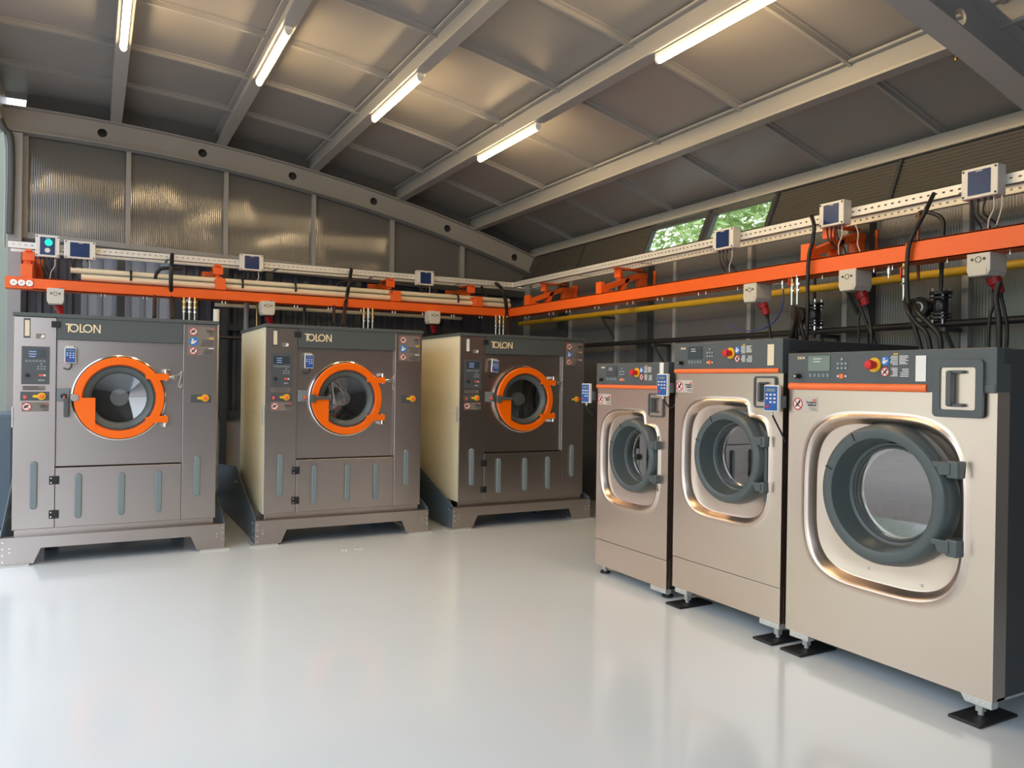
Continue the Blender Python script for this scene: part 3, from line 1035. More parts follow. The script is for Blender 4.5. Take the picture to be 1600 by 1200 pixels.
def door(t, cx, cz, R, hinge_z, hinge_len, big):
    s = R / .355
    y0 = -.062 * s
    prof = [(R * .83, .19), (R * .83, .05), (R * 1.01, .05), (R * 1.02, .03), (R * .985, y0 + .02), (R * .95, y0 + .004), (R * .92, y0), (R * .84, y0), (R * .80, y0 + .006),
            (R * .785, y0 + .02), (R * .73, .055), (R * .69, .062), (R * .67, .058)]
    d = MB().lathe((cx, 0, cz), (0, 1, 0), prof, 96).build('door', M['door'], t)
    MB().lathe((cx, 0, cz), (0, 1, 0), [(R * .67, .058), (R * .66, .066), (R * .645, .066), (R * .64, .07)], 72).build('glass_rim', M['ctrl'], d)
    MB().lathe((cx, 0, cz), (0, 1, 0), [(.001, .07), (R * .645, .07)], 64).build('door_glass', M['dglass'], d)
    mb = MB()
    for a in (118, 160):         # seams in the ring
        a_ = math.radians(a)
        mb.bar((cx + R * .83 * math.cos(a_), y0 - .001, cz + R * .83 * math.sin(a_)), (cx + R * .95 * math.cos(a_), y0 - .001, cz + R * .95 * math.sin(a_)), .004, .006 * s)
    mb.build('ring_seam', M['blk'], d)
    # drum behind the glass
    dm = MB().lathe((cx, 0, cz), (0, 1, 0), [(R * .66, .12), (R * .66, .13), (R * .74, .2), (R * .78, .22), (R * .80, .5), (.001, .52)], 64).build('drum', M['perf'], t)
    MB().lathe((cx, 0, cz), (0, 1, 0), [(R * .645, .085), (R * .66, .095), (R * .66, .12), (R * .63, .125), (R * .63, .14)], 64).build('drum_lip', M['chrome'], dm)
    mb = MB()
    for k in range(3):
        a_ = math.radians(90 + 120 * k)
        mb.bar((cx + R * .7 * math.cos(a_), .24, cz + R * .7 * math.sin(a_)), (cx + R * .7 * math.cos(a_), .48, cz + R * .7 * math.sin(a_)), .03, .08)
    mb.build('drum_lifter', M['perf'], dm, .01)
    vs = MB()
    for q in range(7):
        for k in range(26):
            a_ = 2 * PI * k / 26
            if len(vs.v) > 9000: break
            yy = .25 + q * .035
            c = Vector((cx + R * .787 * math.cos(a_), yy, cz + R * .787 * math.sin(a_)))
            nrm = Vector((-math.cos(a_), 0, -math.sin(a_)))
            vs.cyl(c, c + nrm * .003, .006, 6)
    hl = vs.build('drum_holes', M['dark'], dm)
    hl['kind'] = 'stuff'
    # hinge blocks
    for zz in hinge_z:
        up = 1 if zz > cz else -1
        h = MB()
        h.prism([(cx + R * .72, zz + .05 * s), (cx + R * .62, zz + .075 * s * up + .02), (cx + R * .93, zz + .028 * s), (cx + R * 1.05, zz + .028 * s), (cx + R * 1.05, zz - .03 * s), (cx + R * .9, zz - .035 * s), (cx + R * .86, zz - .0)][2:] + [(cx + R * .80, zz - .0), (cx + R * .80, zz + .03 * s)], y0 - .004, y0 + .05)
        h = h.build('hinge_arm', M['door'], d, .006)
        b_ = MB().box(cx + R * .99, cx + R * 1.0 + hinge_len, y0 + .002, .05, zz - .045 * s, zz + .035 * s).build('hinge_block', M['door'], h, .008, 3)
    if not big:
        MB().box(cx + R * .985, cx + R * 1.06, -.01, .055, hinge_z[1] - .09, hinge_z[0] + .06).build('hinge_plate', M['ctrl'], d, .005)
    return d


def soap_box(t, x0, x1, z0, z1, frame, m_frame='ctrl', y=0.0):
    """recessed steel flap with grey frame and vertical grip"""
    r = .022
    def rr(a, b, c, d_, r):
        pts = []
        for qx, qz, s0 in ((b - r, d_ - r, 0), (a + r, d_ - r, 90), (a + r, c + r, 180), (b - r, c + r, 270)):
            pts += [(qx + r * math.cos(math.radians(s0 + i * 18)), qz + r * math.sin(math.radians(s0 + i * 18))) for i in range(6)]
        return pts
    o = rr(x0, x1, z0, z1, r)
    i_ = rr(x0 + frame, x1 - frame, z0 + frame, z1 - frame, r * .5)
    n = len(o)
    rows = [(o, y), (o, y - .010), ([(a * .93 + b * .07) for a, b in zip([0], [0])], 0)]
    vs = [(p[0], y, p[1]) for p in o] + [(p[0], y - .014, p[1]) for p in o] + [(p[0], y - .014, p[1]) for p in i_] + [(p[0], y, p[1]) for p in i_]
    fs = []
    for j in range(3):
        for k in range(n): fs.append((j * n + k, j * n + (k + 1) % n, (j + 1) * n + (k + 1) % n, (j + 1) * n + k))
    f = MB().add(vs, fs).build('detergent_hatch', M[m_frame], t, .002)
    pl = MB().prism(i_, y - .006, y - .001).build('hatch_flap', M['inox'], f)
    cx, cz, h, w_ = (x0 + x1) / 2 - .01, (z0 + z1) / 2, (z1 - z0) * .30, (x1 - x0) * .12
    MB().box(cx - w_, cx - w_ * .1, y - .04, y - .006, cz - h, cz + h).box(cx - w_, cx + w_ * 1.6, y - .03, y - .006, cz + h * .86, cz + h * 1.05).box(cx - w_, cx + w_ * 1.6, y - .03, y - .006, cz - h * 1.05, cz - h * .86).build('grip', M['ctrl'], f, .004)
    return f


def strip(t, x0, x1, z0, z1, y=-.0205):
    """half round orange strip"""
    n = 8
    zc, r = (z0 + z1) / 2, (z1 - z0) / 2
    poly = [(y + .012 - math.sin(PI * i / n) * .016, zc + r * math.cos(PI * i / n)) for i in range(n + 1)]
    vs = [(x0, p[0], p[1]) for p in poly] + [(x1, p[0], p[1]) for p in poly]
    k = len(poly)
    fs = [(i, i + 1, k + i + 1, k + i) for i in range(k - 1)] + [tuple(range(k)), tuple(range(2 * k - 1, k - 1, -1))]
    return MB().add(vs, fs).build('orange_strip', M['stripe'], t)


def foot(t, x, y, pad, top):
    f = MB().cyl((x, y, .014), (x, y, top), .013, 12).box(x - .016, x + .016, y - .016, y + .016, .03, .075).build('foot', M['galv'], t)
    if pad == 'big':
        box('foot_pad', M['blk'], f, (x - .075, x + .075, y - .13, y + .16, 0, .014), .004)
    else:
        MB().cyl((x, y, 0), (x, y, .016), .04, 20).build('foot_pad', M['blk'], f, .003)
    return f


def corner_rail(t, x0, x1, z, flip=False):
    mb = MB()
    if flip: mb.prism([(x0, z), (x0 + .02, z - .032), (x1, z - .032), (x1, z)], .0, .05)
    else: mb.box(x0, x1, .0, .05, z - .032, z)
    r = mb.build('base_bracket', M['galv'], t, .002)
    mm = MB()
    for f in (.3, .55, .75): mm.cyl((x0 + (x1 - x0) * f, 0, z - .014), (x0 + (x1 - x0) * f, -.003, z - .014), .005, 8)
    mm.build('bracket_screw', M['silver'], r)


def caution(t, x, z, s=1.0):
    st = box('warning_sticker', M['sticker'], t, (x, x + .17 * s, -.0015, 0, z - .042 * s, z + .042 * s))
    prohibition(st, x + .036 * s, z, -.0015, .034 * s, style=1)
    warning_text(st, x + .163 * s, z + .006 * s, -.0025, .013 * s)
    return st


# -- large washer in the foreground
t, ch, zt = washer(3.215, 1.175, 1.685, .105, 1.40, .20, (.583, .90, .462, .452), .355, (.63, .96), (.89, 1.12, 1.37, 1.62),
                   'big stainless front loading washer nearest the camera, glass door mirroring the paving')
strip(t, .012, .85, 1.478, 1.518)
box('strip_end', M['ctrl'], t, (.85, 1.173, -.016, .03, 1.480, 1.517), .004)
controls(ch, -.02, 1.605, -.013, 1.0, (.792, .845), (1.53, 1.655), M['paper'], lcd_m='lcdg')
soap_box(t, .885, 1.125, 1.365, 1.632, .036, y=-.012)
door(t, .63, .96, .355, (1.13, .77), .055, True)
caution(t, .03, 1.398)
mb = MB()
mb.cyl((.50, .048, .555), (.50, .044, .555), .008, 12).cyl((.80, .048, .535), (.80, .044, .535), .008, 12)
mb.build('panel_screw', M['galv'], t)
corner_rail(t, .03, .16, .105)
corner_rail(t, 1.03, 1.172, .105, True)
for fx in (.10, 1.09):
    for fy in (.06, 1.2): foot(t, fx, fy, 'big', .11)

# -- middle washer
t, ch, zt = washer(4.215, .955, 1.775, .112, 1.22, .203, (.475, 1.02, .392, .386), .293, (.535, 1.05), (.735, .905, 1.37, 1.55),
                   'tall stainless front loading washer between the two others on the right', notch=True, kick=.322)
strip(t, .012, .935, 1.572, 1.602)
controls(ch, -.015, 1.69, -.013, .95, (.845, .895), (1.618, 1.742), M['pale'])
soap_box(t, .735, .91, 1.365, 1.555, .012, y=0)
door(t, .535, 1.05, .293, (1.17, .90), .035, False)
caution(t, .012, 1.485, .98)
corner_rail(t, .03, .15, .112)
corner_rail(t, .80, .952, .112)
for fx in (.09, .89):
    for fy in (.06, 1.1): foot(t, fx, fy, 'big', .115)

# -- small washer, farthest of the three
t, ch, zt = washer(5.152, .872, 1.652, .068, 1.02, .195, (.42, .93, .362, .366), .272, (.49, .967), (.655, .82, 1.265, 1.43),
                   'small stainless front loading washer farthest back in the right row', notch=True, kick=.272)
strip(t, .012, .80, 1.457, 1.487)
controls(ch, -.015, 1.572, -.013, .92, (.785, .828), (1.54, 1.648), M['paper'])
soap_box(t, .655, .825, 1.262, 1.432, .012, y=0)
door(t, .49, .967, .272, (1.07, .83), .032, False)
caution(t, .012, 1.372, .98)
corner_rail(t, .70, .868, .068)
for fx in (.06, .82):
    for fy in (.06, .9): foot(t, fx, fy, 'small', .075)

# keypads mounted on the far side edge of each washer
keypad((3.50, 5.245, 1.415), -PI / 2, 'blue keypad on the left edge of the smallest stainless washer', .115, .155, 0)
keypad((3.50, 4.292, 1.492), -PI / 2, 'blue keypad between the small and the tall stainless washer', .115, .155, 0, stem=[(.012, .0, -.12), (.03, .03, -.16), (.06, .05, -.13)])
keypad((3.49, 3.292, 1.425), -PI / 2, 'blue keypad beside the soap hatch edge, left of the biggest washer', .112, .155, 0, stem=[(.012, .0, -.13), (.035, .02, -.19), (.05, .045, -.25)])

# ================================================================== ORANGE SERVICE BEAMS
XBM, YBM = 4.9, 9.235
ZB0, ZB1 = 2.355, 2.485


def brak(o): return o


t = thing('service_beam', 'long orange steel beam running along the back above the tall machines', 'beam', (-.78, YBM, ZB0))
m_ = MB().box(0, 4.9 + .78, 0, .012, -.002, .118)
m_.box(0, 4.9 + .78, 0, .16, .106, .118).box(0, 4.9 + .78, 0, .16, -.002, .01).box(0, 4.9 + .78, .15, .16, 0, .118)
m_.build('channel', M['orange'], t, .002)
box('gauge_plate', M['orange'], t, (.0, .24, -.006, 0, 0, .116), .002)
for i in range(3):
    gx = .075 + i * .067
    g = MB().cyl((gx, -.006, .056), (gx, -.022, .056), .031, 28).build('pressure_gauge', M['chrome'], t, .002)
    disc('dial', M['paper'], g, gx, .056, -.022, .025, .001)
    MB().bar((gx - .01, -.0245, .046), (gx + .008, -.0245, .066), .001, .003).build('needle', M['print'], g)
mb = MB()
for x in [.45 + .4 * k + d for k in range(13) for d in (0, .035)]: mb.cyl((x, .05, -.03), (x, .05, 0), .006, 8)
b_ = mb.build('bolts', M['silver'], t)

t = thing('service_beam', 'long orange steel beam along the right wall above the stainless washers', 'beam', (XBM, YBM + .16, ZB0))
L1 = 5.4                      # joint with the nearer length
m_ = MB()


def chan(mb, x, ya, yb, z0, z1):
    mb.box(x, x + .012, ya, yb, z0, z1).box(x, x + .16, ya, yb, z1 - .012, z1).box(x, x + .16, ya, yb, z0, z0 + .012).box(x + .15, x + .16, ya, yb, z0, z1)


chan(m_, 0, 3.42 - YBM - .16, 0, 0, .128)
m_.build('channel', M['orange'], t, .002)
m_ = MB()
chan(m_, -.012, .5 - YBM - .16, 3.46 - YBM - .16, -.006, .140)
m_.build('channel', M['orange'], t, .002)
mb = MB()
for y in [8.9, 8.8, 8.3, 8.2, 7.9, 7.82, 7.3, 7.22, 6.7, 6.6, 6.2, 6.12, 5.6, 5.5, 5.1, 4.6, 4.5, 4.2, 3.9, 3.75, 3.6, 3.2, 2.9, 2.8]:
    mb.cyl((.05, y - YBM - .16, -.03), (.05, y - YBM - .16, 0), .0065, 8)
mb.build('bolts', M['silver'], t)


# cantilever arms carrying the beams (local: -x towards room for the right wall)
def arm(loc, rz, label, L=.745):
    t = thing('cantilever_bracket', label, 'bracket', loc, rz, 'orange cantilever arms carrying the service beams')
    # local: x from wall (0.78) to beam (0); profile in x,z with two openings
    th = .048
    mb = MB()
    mb.prism([(.06, .02), (.06, .085), (.56, .27), (.72, .27), (.72, .215), (.57, .215)], -th, th)          # upper chord
    mb.prism([(.06, 0), (.72, 0), (.72, .04), (.06, .04)], -th, th)                                            # lower chord
    mb.prism([(.30, .04), (.35, .04), (.42, .21), (.36, .185)], -th, th)                                       # web
    mb.prism([(.56, .03), (L - .012, .03), (L - .012, .27), (.56, .27)], -th * .8, th * .8)
    mb.build('arm', M['orange'], t, .003)
    box('end_plate', M['orange'], t, (.02, .07, -.05, .05, -.0, .13), .003)
    wp = box('wall_plate', M['orange'], t, (L - .014, L, -.10, .10, .0, .30), .003)
    mb = MB()
    for zz in (.04, .26):
        for yy in (-.07, .07): mb.cyl((L - .014, yy, zz), (L - .022, yy, zz), .012, 10)
    mb.build('plate_bolt', M['silver'], wp)
    s = MB().box(.30, .34, -.02, .02, .15, .29).box(.24, .62, -.03, .03, .29, .312).box(.27, .30, -.055, .055, .20, .29).build('tray_post', M['orange'], t, .002)
    return t


for y, lb in ((8.84, 'orange cantilever arm on the right wall nearest the corner'), (7.2, 'orange cantilever arm on the right wall, second from the corner'),
              (4.34, 'big orange cantilever arm above the two nearer washers')):
    arm((XBM, y, ZB1 - .0), 0, lb)
for x, lb in ((-.60, 'orange cantilever arm above the gauges at the far left'), (1.25, 'orange cantilever arm on the back beam above the gap beside the middle machine'),
              (3.32, 'orange cantilever arm on the back beam above the corner machine\'s left side'), (4.45, 'orange cantilever arm on the back beam closest to the corner')):
    arm((x, YBM, ZB1 - .01), PI / 2, lb, .92)


# perforated cable tray: two slotted rails
def tray(name, label, a, b, zf, side):
    """a,b ends; side = unit vector away from the room"""
    a, b, side = Vector(a), Vector(b), Vector(side)
    L = (b - a).length
    d = (b - a).normalized()
    t = thing(name, label, 'cable tray', a, 0)
    for k, (off, m) in enumerate(((0, 'tray'), (.30, 'tray'))):
        # slotted plate as a ladder of strips
        h, th = .075, .004
        n = int(L / .055)
        mb = MB()
        def slab(s0, s1, z0, z1):
            p, q = d * s0 + side * off, d * s1 + side * off
            c = side * th
            vs = [p + Vector((0, 0, z0)), q + Vector((0, 0, z0)), q + Vector((0, 0, z1)), p + Vector((0, 0, z1))]
            vs += [v + c for v in vs]
            mb.add(vs, [(0, 1, 2, 3), (7, 6, 5, 4), (0, 4, 5, 1), (1, 5, 6, 2), (2, 6, 7, 3), (3, 7, 4, 0)])
        slab(0, L, 0, h * .44)
        slab(0, L, h * .60, h)
        for i in range(n): slab(i * L / n, i * L / n + L / n * .62, h * .44, h * .60)
        # inward lip
        w_ = .04 * (1 if k == 0 else -1)
        p0, p1 = side * off, d * L + side * off
        q0, q1 = side * (off + w_), d * L + side * (off + w_)
        for zz in (0, h - .004):
            vs = [p0 + Vector((0, 0, zz)), p1 + Vector((0, 0, zz)), q1 + Vector((0, 0, zz)), q0 + Vector((0, 0, zz))]
            vs += [v + Vector((0, 0, .004)) for v in vs]
            mb.add(vs, [(0, 1, 2, 3), (7, 6, 5, 4), (0, 4, 5, 1), (1, 5, 6, 2), (2, 6, 7, 3), (3, 7, 4, 0)])
        mb.build('slotted_rail', M[m], t)
    mb = MB()
    k = 0
    while k * 1.2 + .3 < L:
        p = d * (k * 1.2 + .3)
        MB().bar(p + Vector((0, 0, .01)), p + side * .30 + Vector((0, 0, .01)), .03, .008).build('cross_bar', M['galv'], t)
        k += 1
    return t


tray('cable_tray', 'slotted zinc cable tray along the back above the orange beam', (-.78, 9.50, 2.79), (5.10, 9.50, 2.79), 0, (0, 1, 0))
tray('cable_tray', 'slotted zinc cable tray along the right wall, below the small windows', (5.08, 9.50, 2.79), (5.08, .6, 2.79), 0, (1, 0, 0))


# control boxes on the tray
def control_box(loc, rz, label, w, h, face='navy', cables=True, green=False):
    t = thing('control_box', label, 'control box', loc, rz, 'white control boxes with dark blue lids')
    box('housing', M['white'], t, (-w / 2, w / 2, -.09, 0, -h / 2, h / 2), .006, 3)
    f = box('lid', M['navy'], t, (-w * .31, w * .31, -.094, -.09, -h * .40, h * .40), .001)
    mb = MB()
    for sx in (-1, 1):
        for szz in (-1, 1): mb.cyl((sx * w * .44, -.09, szz * h * .42), (sx * w * .44, -.094, szz * h * .42), .007, 10)
    mb.build('lid_screw', M['blk'], t)
    lines('lettering', M['wprint'], f, -w * .1, w * .1, h * .36, h * .34, 1, -.0945, .004)
    for k in range(4): MB().cyl((-w * .3 + k * w * .18, -.05, -h / 2), (-w * .3 + k * w * .18, -.05, -h / 2 - .02), .009, 10).build('cable_gland', M['blk'], t)
    if green:
        g = disc('green_lamp', M['green'], t, .01, h * .16, -.094, .035, .006)
        disc('dial', M['galv'], t, 0, -h * .2, -.094, .025, .004)
    if cables:
        mb = MB()
        r_ = random.Random(int(w * 1000) + int(loc[0] * 10))
        for k in range(3):
            x = -w * .3 + k * w * .18
            mb.tube([(x, -.05, -h / 2 - .02), (x + r_.uniform(-.01, .03), -.05, -h / 2 - .1), (x + r_.uniform(.0, .06), .0 + r_.uniform(-.02, .04), -h / 2 - .17), (x + r_.uniform(.02, .10), .02, -h / 2 - .26)], .006, 6)
        mb.build('cables', M['blk'], t)
        MB().tube([(w * .3, -.05, -h / 2), (w * .31, -.05, -h / 2 - .08), (w * .15, -.04, -h / 2 - .15), (w * .1, -.02, -h / 2 - .24)], .0045, 6).build('white_cable', M['wcab'], t)
    return t


control_box((-.428, 9.495, 2.825), 0, 'small box with a green light, leftmost on the back cable tray', .215, .225, green=True)
control_box((-.135, 9.495, 2.812), 0, 'blue-lidded control box right of the green-lit box', .29, .185)
control_box((1.605, 9.495, 2.828), 0, 'blue-lidded control box on the tray above the middle tall machine', .26, .185)
control_box((3.755, 9.495, 2.812), 0, 'blue-lidded control box on the tray above the corner machine', .235, .185)
control_box((5.075, 5.335, 2.812), -PI / 2, 'blue-lidded control box below the right small window', .26, .185)
control_box((5.075, 4.16, 2.825), -PI / 2, 'blue-lidded control box on the tray above the big orange arm', .225, .185)
control_box((5.075, 3.02, 2.822), -PI / 2, 'largest looking blue-lidded control box, nearest the right picture edge', .235, .195)


# white isolators with red plugs below the beams
def plug_box(loc, rz, label, depth=.16, angled=True):
    t = thing('socket_outlet', label, 'power socket', loc, rz, 'white socket boxes with red plugs under the beams')
    b_ = MB().prism([(-.075, -.05), (-.06, -.085), (.06, -.085), (.075, -.05), (.075, .075), (-.075, .075)], -depth / 2, depth / 2).build('housing', M['offw'], t, .006)
    mb = MB().box(-.055, .055, -depth / 2 - .004, -depth / 2, -.08, -.038)
    mb.build('lid', M['offw'], b_, .002)
    mb = MB().lathe((0, -depth / 2 - .002, .02), (0, 1, 0), [(.02, 0), (.016, 0), (.016, .003), (.02, .003), (.02, 0)], 20, False)
    mb.box(-.045, -.03, -depth / 2 - .003, -depth / 2, .015, .03).box(.03, .045, -depth / 2 - .003, -depth / 2, .015, .03)
    mb.build('symbol', M['print'], b_)
    p = MB().cyl((.02, .03, -.08), (.035, .045, -.125), .042, 24).cyl((.035, .045, -.12), (.05, .06, -.185), .035, 24, .03).build('plug', M['dred'], t, .004)
    MB().cyl((.05, .06, -.185), (.056, .065, -.215), .018, 16, .012).build('plug_collar', M['blk'], p)
    MB().tube([(.056, .065, -.21), (.075, .07, -.30), (.10, .06, -.42), (.10, .05, -.56)], .011, 8).build('power_cable', M['blk'], p)
    MB().cyl((.05, -.02, .085), (.05, -.02, .06), .02, 14).build('blue_cap', M['bcab'], t)
    return t


plug_box((-.34, 9.17, 2.29), 0, 'socket box with red plug under the back beam, far left')
plug_box((1.735, 9.17, 2.29), 0, 'socket box with red plug under the back beam above the middle machine')
plug_box((3.76, 9.17, 2.29), 0, 'socket box with red plug under the back beam left of the corner machine')
plug_box((4.98, 4.90, 2.285), -PI / 2, 'socket box with red plug under the right beam, farthest of three', .18)
plug_box((4.98, 3.93, 2.29), -PI / 2, 'socket box with red plug under the right beam, middle of three', .18)
plug_box((4.98, 2.96, 2.29), -PI / 2, 'socket box with red plug under the right beam, nearest the picture edge', .18)

# ================================================================== PIPES
def pipe(name, label, cat, pts, r, m, group=None, sub=0, n=14):
    o = MB().tube(pts, r, n, sub).build(name, M[m])
    return tag(o, label, cat, group)


pipe('water_pipe', 'upper cream plastic pipe lying behind the back orange beam', 'pipe', [(-.22, 9.46, 2.60), (5.0, 9.46, 2.60)], .030, 'pvc')
pipe('water_pipe', 'lower cream plastic pipe lying on the back orange beam', 'pipe', [(-.12, 9.40, 2.525), (4.98, 9.40, 2.525)], .034, 'pvc')
mb = MB()
for x in (.35, 1.5, 2.1, 3.3, 4.2): mb.lathe((x, 9.435, 2.56), (1, 0, 0), [(.08, -.012), (.08, .012), (.074, .012), (.074, -.012), (.08, -.012)], 20, False)
tag(mb.build('pipe_strap', M['blk']), 'black straps holding the two cream pipes together', 'strap', None, 'stuff')
pipe('gas_pipe', 'yellow gas pipe running along the right wall below the orange beam', 'pipe', [(5.44, 9.95, 2.335), (5.44, .4, 2.335)], .032, 'ypipe')
pipe('steam_pipe', 'black steel pipe running along the right wall behind the washers', 'pipe', [(5.44, 9.9, 1.965), (5.44, .4, 1.965)], .026, 'blk')
pipe('steam_pipe', 'brownish horizontal pipe behind the back beam, upper of two', 'pipe', [(1.3, 10.13, 2.50), (4.6, 10.13, 2.50)], .028, 'cop')
pipe('steam_pipe', 'beige horizontal pipe on the back wall below the beam line', 'pipe', [(1.3, 10.135, 2.38), (4.6, 10.135, 2.38)], .024, 'pvc')
pipe('steam_pipe', 'short black pipe crossing behind the first two tall machines', 'pipe', [(.9, 9.0, 1.93), (1.66, 9.0, 1.93)], .02, 'blk')


def wall_bracket(y, z, label):
    t = thing('pipe_bracket', label, 'bracket', (5.44, y, z), 0, 'dark triangular pipe brackets on the right wall')
    mb = MB().bar((-.03, 0, 0), (.21, 0, 0), .03, .03).bar((.195, 0, .01), (.195, 0, -.30), .03, .03).bar((-.01, 0, -.01), (.19, 0, -.27), .022, .022)
    mb.build('triangle_frame', M['dsteel'], t, .002)
    MB().cyl((0, -.02, .015), (0, -.02, .04), .006, 8).cyl((0, .02, .015), (0, .02, .04), .006, 8).build('u_bolt', M['silver'], t)


for y, lb in ((7.85, 'triangular bracket holding the yellow pipe nearest the corner'), (4.36, 'triangular bracket holding the yellow pipe behind the middle washer')):
    wall_bracket(y, 2.29, lb)
for y, lb in ((6.85, 'triangular bracket under the black pipe above the small washer'), (4.62, 'triangular bracket under the black pipe behind the middle washer'), (3.52, 'triangular bracket under the black pipe above the big washer')):
    wall_bracket(y, 1.925, lb)


# hoses (paths given as sight-line points on the vertical plane where each hose hangs)
def hoseX(label, X, uv, r, m='blk', cat='hose', name='hose', sub=6):
    pts = []
    for k, p in enumerate(uv):
        x_ = p[2] if len(p) > 2 else X
        pts.append(PX(p[0], p[1], x_))
    return pipe(name, label, cat, pts, r, m, None, sub, 10)


def hoseY(label, Y, uv, r, m='blk', cat='hose', name='hose', sub=6):
    return pipe(name, label, cat, [PY(p[0], p[1], p[2] if len(p) > 2 else Y) for p in uv], r, m, None, sub, 10)


hoseX('thick black hose in front of the right beam joint, dropping to the big washer', 4.86, [(1459, 303, 5.0), (1446, 330), (1430, 360), (1420, 385), (1417, 430), (1420, 480), (1432, 520), (1441, 552)], .015)
hoseX('black hose curving down from the valve to the big washer top, left one', 4.80, [(1415, 462, 4.95), (1418, 485), (1432, 505), (1448, 522), (1455, 552)], .016)
hoseX('black hose curving down from the valve to the big washer top, right one', 4.82, [(1426, 470, 4.95), (1434, 488), (1454, 508), (1468, 525), (1470, 552)], .017)
hoseX('black bent rubber pipe arching over the right beam toward the steam valve', 5.15, [(1433, 340), (1440, 331), (1462, 335), (1473, 344), (1474, 360), (1472, 400), (1470, 456)], .014)
hoseX('black hose in front of the right beam, dropping to the middle washer', 4.86, [(1268, 338, 5.0), (1272, 352), (1270, 375), (1264, 400), (1262, 440), (1262, 480), (1260, 534)], .015)
hoseX('black hose from the brass valves to the middle washer, left one', 4.62, [(1240, 480, 4.95), (1240, 500), (1235, 534)], .018)
hoseX('black hose from the brass valves to the middle washer, middle one', 4.66, [(1243, 482, 4.95), (1243, 505), (1244, 534)], .018)
hoseX('black hose from the brass valves to the middle washer, right one', 4.70, [(1245, 482, 4.95), (1250, 505), (1258, 534)], .016)
hoseX('thin blue air tube looping below the right beam', 4.97, [(1224, 452), (1223, 475), (1212, 500), (1190, 514), (1165, 517), (1150, 514), (1137, 505)], .006, 'bcab')
hoseX('black cable bundle hanging at the right picture edge, left strand', 4.92, [(1549, 452), (1552, 475), (1546, 500), (1544, 552)], .010)
hoseX('black cable bundle hanging at the right picture edge, right strand', 4.90, [(1562, 440), (1556, 465), (1561, 500), (1561, 552)], .017)
hoseX('black cable crossing behind the big washer top, left', 5.1, [(1341, 470), (1352, 500), (1366, 534), (1372, 548)], .011)
hoseX('black vertical rubber pipe next to the middle socket', 5.1, [(1345, 405), (1347, 470), (1342, 500), (1342, 542)], .008)
hoseX('thin white cable hanging from the middle control box', 5.0, [(1337, 352), (1341, 365), (1340, 382), (1345, 395)], .004, 'wcab')
hoseX('thin white cable hanging from the nearest control box', 5.0, [(1566, 305), (1565, 325), (1557, 352)], .004, 'wcab')
hoseX('thin brown rod pipe through the right beam beside the joint', 5.12, [(1436, 332), (1434, 380), (1435, 440)], .010, 'cop', 'pipe', 'copper_pipe', 0)

hoseY('black hose crossing in front of the back beam above the left machine', 9.19, [(269, 398, 9.45), (268, 415), (267, 440), (268, 470), (269, 499, 8.2)], .022)
hoseY('black bent hose behind the beam above the left machine', 9.44, [(285, 419), (262, 419), (250, 421), (243, 432), (242, 455), (241, 497, 8.3)], .020)
hoseY('black slanted hose crossing the back beam above the middle machine', 9.19, [(549, 421, 9.45), (546, 440), (540, 475), (536, 508, 8.2)], .022)
hoseY('black bent hose behind the beam above the middle machine', 9.5, [(556, 441), (540, 440), (526, 446), (522, 470), (522, 506, 8.3)], .018)
hoseY('black hose arching down over the beam corner to the corner machine', 9.17, [(775, 443, 9.45), (784, 452), (790, 470), (792, 495), (794, 530, 8.2)], .024)
hoseY('black flexible hose behind the beam near the corner', 9.5, [(752, 447), (760, 462), (748, 462), (735, 461)], .018)
hoseY('dark vertical pipe rising behind the middle machine', 9.6, [(476, 478), (477, 440), (475, 512)], .02, 'dsteel', 'pipe', 'steam_pipe', 0)


# valves
def brass_valve(p, label, n=3, rz=0, red=True):
    t = thing('brass_valve', label, 'valve', p, rz, 'valve stacks hanging below the beams')
    for k in range(n):
        x = k * .055
        v = MB().cyl((x, 0, .0), (x, 0, -.04), .014, 12).cyl((x, 0, -.04), (x, 0, -.055), .024, 6).cyl((x, 0, -.055), (x, 0, -.10), .017, 12).cyl((x, 0, -.10), (x, 0, -.115), .023, 6).build('valve_body', M['brass'] if k != 1 else M['silver'], t)
        MB().cyl((x, 0, -.115), (x, 0, -.18), .015, 12, .012).cyl((x, 0, -.15), (x, 0, -.162), .02, 6).cyl((x, 0, -.18), (x, 0, -.27), .010, 10).build('hose_fitting', M['silver'], v)
        if red and k != 1:
            MB().box(x - .006, x + .006, -.04, -.025, -.12, -.05).build('lever', M['red'], v, .002)
    return t


brass_valve((.86, 9.14, 2.355), 'brass and silver valves under the back beam above the left machine', 3, 0, False)
brass_valve((2.86, 9.14, 2.355), 'brass and silver valves under the back beam above the middle machine', 3, 0, False)
brass_valve((4.62, 9.1, 2.355), 'brass and silver valves under the beam corner', 4, 0, False)
brass_valve(PX(1238, 424, 4.92), 'brass and silver valve stack with red levers above the middle washer', 2, -PI / 2)
brass_valve(PX(1413, 408, 4.92), 'brass and silver valve stack with red lever above the big washer', 1, -PI / 2)
for u, v, lb in ((1223, 432, 'small silver air valve on the blue tube'), (1389, 413, 'small silver air valve between the middle and nearest sockets')):
    p = PX(u, v, 4.95)
    t = thing('air_valve', lb, 'valve', p, -PI / 2)
    MB().cyl((0, 0, 0), (0, 0, -.10), .008, 10).cyl((0, 0, -.03), (0, 0, -.07), .014, 10).build('valve_body', M['silver'], t)
    MB().cyl((0, 0, -.05), (-.1, 0, -.05), .006, 8).build('stem', M['silver'], t)


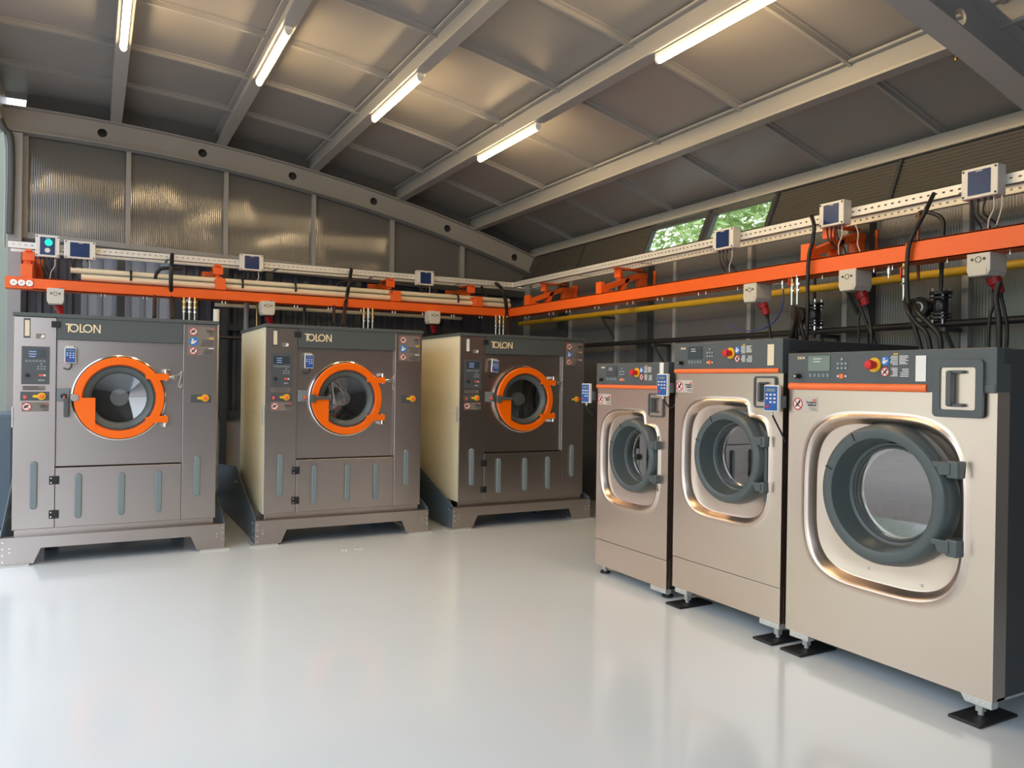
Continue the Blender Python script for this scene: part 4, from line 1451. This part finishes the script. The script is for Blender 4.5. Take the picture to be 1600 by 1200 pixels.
def steam_valve(p, label, dial=True, rz=-PI / 2):
    t = thing('steam_valve', label, 'valve', p, rz, 'black flanged steam valves')
    b_ = MB().lathe((0, 0, 0), (0, 0, 1), [(.03, -.09), (.05, -.06), (.055, 0), (.05, .06), (.03, .09)], 20).build('valve_body', M['blkg'], t)
    for z in (-.10, .08):
        f = MB().cyl((0, 0, z), (0, 0, z + .022), .075, 24).cyl((0, 0, z + (.03 if z < 0 else -.03)), (0, 0, z + (.03 if z < 0 else -.03) + .016), .07, 24).build('flange', M['blkg'], t, .002)
        mb = MB()
        for k in range(4):
            a_ = PI / 4 + k * PI / 2
            mb.cyl((.055 * math.cos(a_), .055 * math.sin(a_), z - .035), (.055 * math.cos(a_), .055 * math.sin(a_), z + .05), .009, 6)
        mb.build('flange_bolt', M['silver'], f)
    MB().cyl((-.06, 0, 0), (-.13, 0, 0), .025, 14).lathe((-.15, 0, 0), (0, 1, 0), [(.001, -.04), (.07, -.04), (.078, -.03), (.078, .03), (.07, .04), (.001, .04)], 28).build('actuator', M['blkg'], t)
    if dial:
        d_ = MB().lathe((-.15, -.041, 0), (0, 1, 0), [(.04, 0), (.03, -.004), (.03, 0)], 24).build('dial_ring', M['galv'], t)
    MB().cyl((0, 0, -.10), (0, 0, -.20), .018, 12).cyl((0, 0, .10), (0, 0, .42), .014, 12).build('stub_pipe', M['blk'], t)
    return t


steam_valve(PX(1470, 478, 5.44), 'black flanged valve with round dial above the big washer')
steam_valve(PX(1272, 492, 5.44), 'black flanged valve above the middle washer, half hidden by hoses', False)

# electrical and pipe clutter behind the left gap
t = thing('fuse_box', 'grey wall box seen in the gap right of the far left machine', 'electrical box', (1.95, 10.155, 1.55))
box('case', M['steel'], t, (-.13, .13, -.12, 0, -.28, .28), .01)
box('door', M['steel'], t, (-.115, .115, -.13, -.12, -.26, .26), .004)
t = thing('fuse_box', 'dark box low in the gap right of the far left machine', 'electrical box', (1.95, 10.155, .98))
box('case', M['blue'], t, (-.14, .14, -.15, 0, -.18, .18), .01)
MB().bar((-.1, -.155, -.15), (-.07, -.155, .15), .01, .02).build('handle', M['galv'], t)
pipe('drain_pipe', 'white ribbed pipe rising beside the far left machine', 'pipe', [(1.12, 8.6, 0), (1.12, 8.6, 2.2)], .03, 'white')
pipe('steam_pipe', 'vertical grey pipe in the gap beside the middle machine', 'pipe', [(1.6, 9.7, .0), (1.6, 9.7, 2.5)], .03, 'steel')
pipe('copper_pipe', 'thin copper pipe in the gap beside the middle machine', 'pipe', [(1.72, 9.7, 0), (1.72, 9.7, 2.4)], .012, 'brass')

# conduits on the left post and thick roof duct end
pipe('conduit', 'grey conduit clipped to the left back post', 'pipe', [(-.80, 9.96, 3.0), (-.80, 9.96, 3.95), (-.87, 9.94, 4.12), (-.95, 9.9, 4.3)], .035, 'dsteel', sub=6)
pipe('conduit', 'thin white conduit beside the grey one on the left post', 'pipe', [(-.85, 9.95, 2.85), (-.85, 9.95, 3.9), (-.9, 9.93, 4.15)], .012, 'steel', sub=6)
# brass rod at the roof beam near the front truss
pipe('threaded_stud', 'short brass stud under the roof beam beside the near truss', 'stud', [(4.85, 3.10, 3.60), (4.85, 3.10, 3.68)], .012, 'brass')
# debris on the floor
mb = MB()
for k in range(7):
    a_ = random.uniform(0, 6.28)
    x_, y_ = 2.02 + random.uniform(-.10, .10), 6.72 + random.uniform(-.05, .05)
    mb.prism([(x_, y_), (x_ + .03 * math.cos(a_), y_ + .02 * math.sin(a_)), (x_ + .02 * math.cos(a_ + 1), y_ + .02 * math.sin(a_ + 1))], .0005, .004, 'z')
tag(mb.build('floor_crumbs', M['pict']), 'small pale crumbs on the floor in front of the middle machine', 'debris', None, 'stuff')
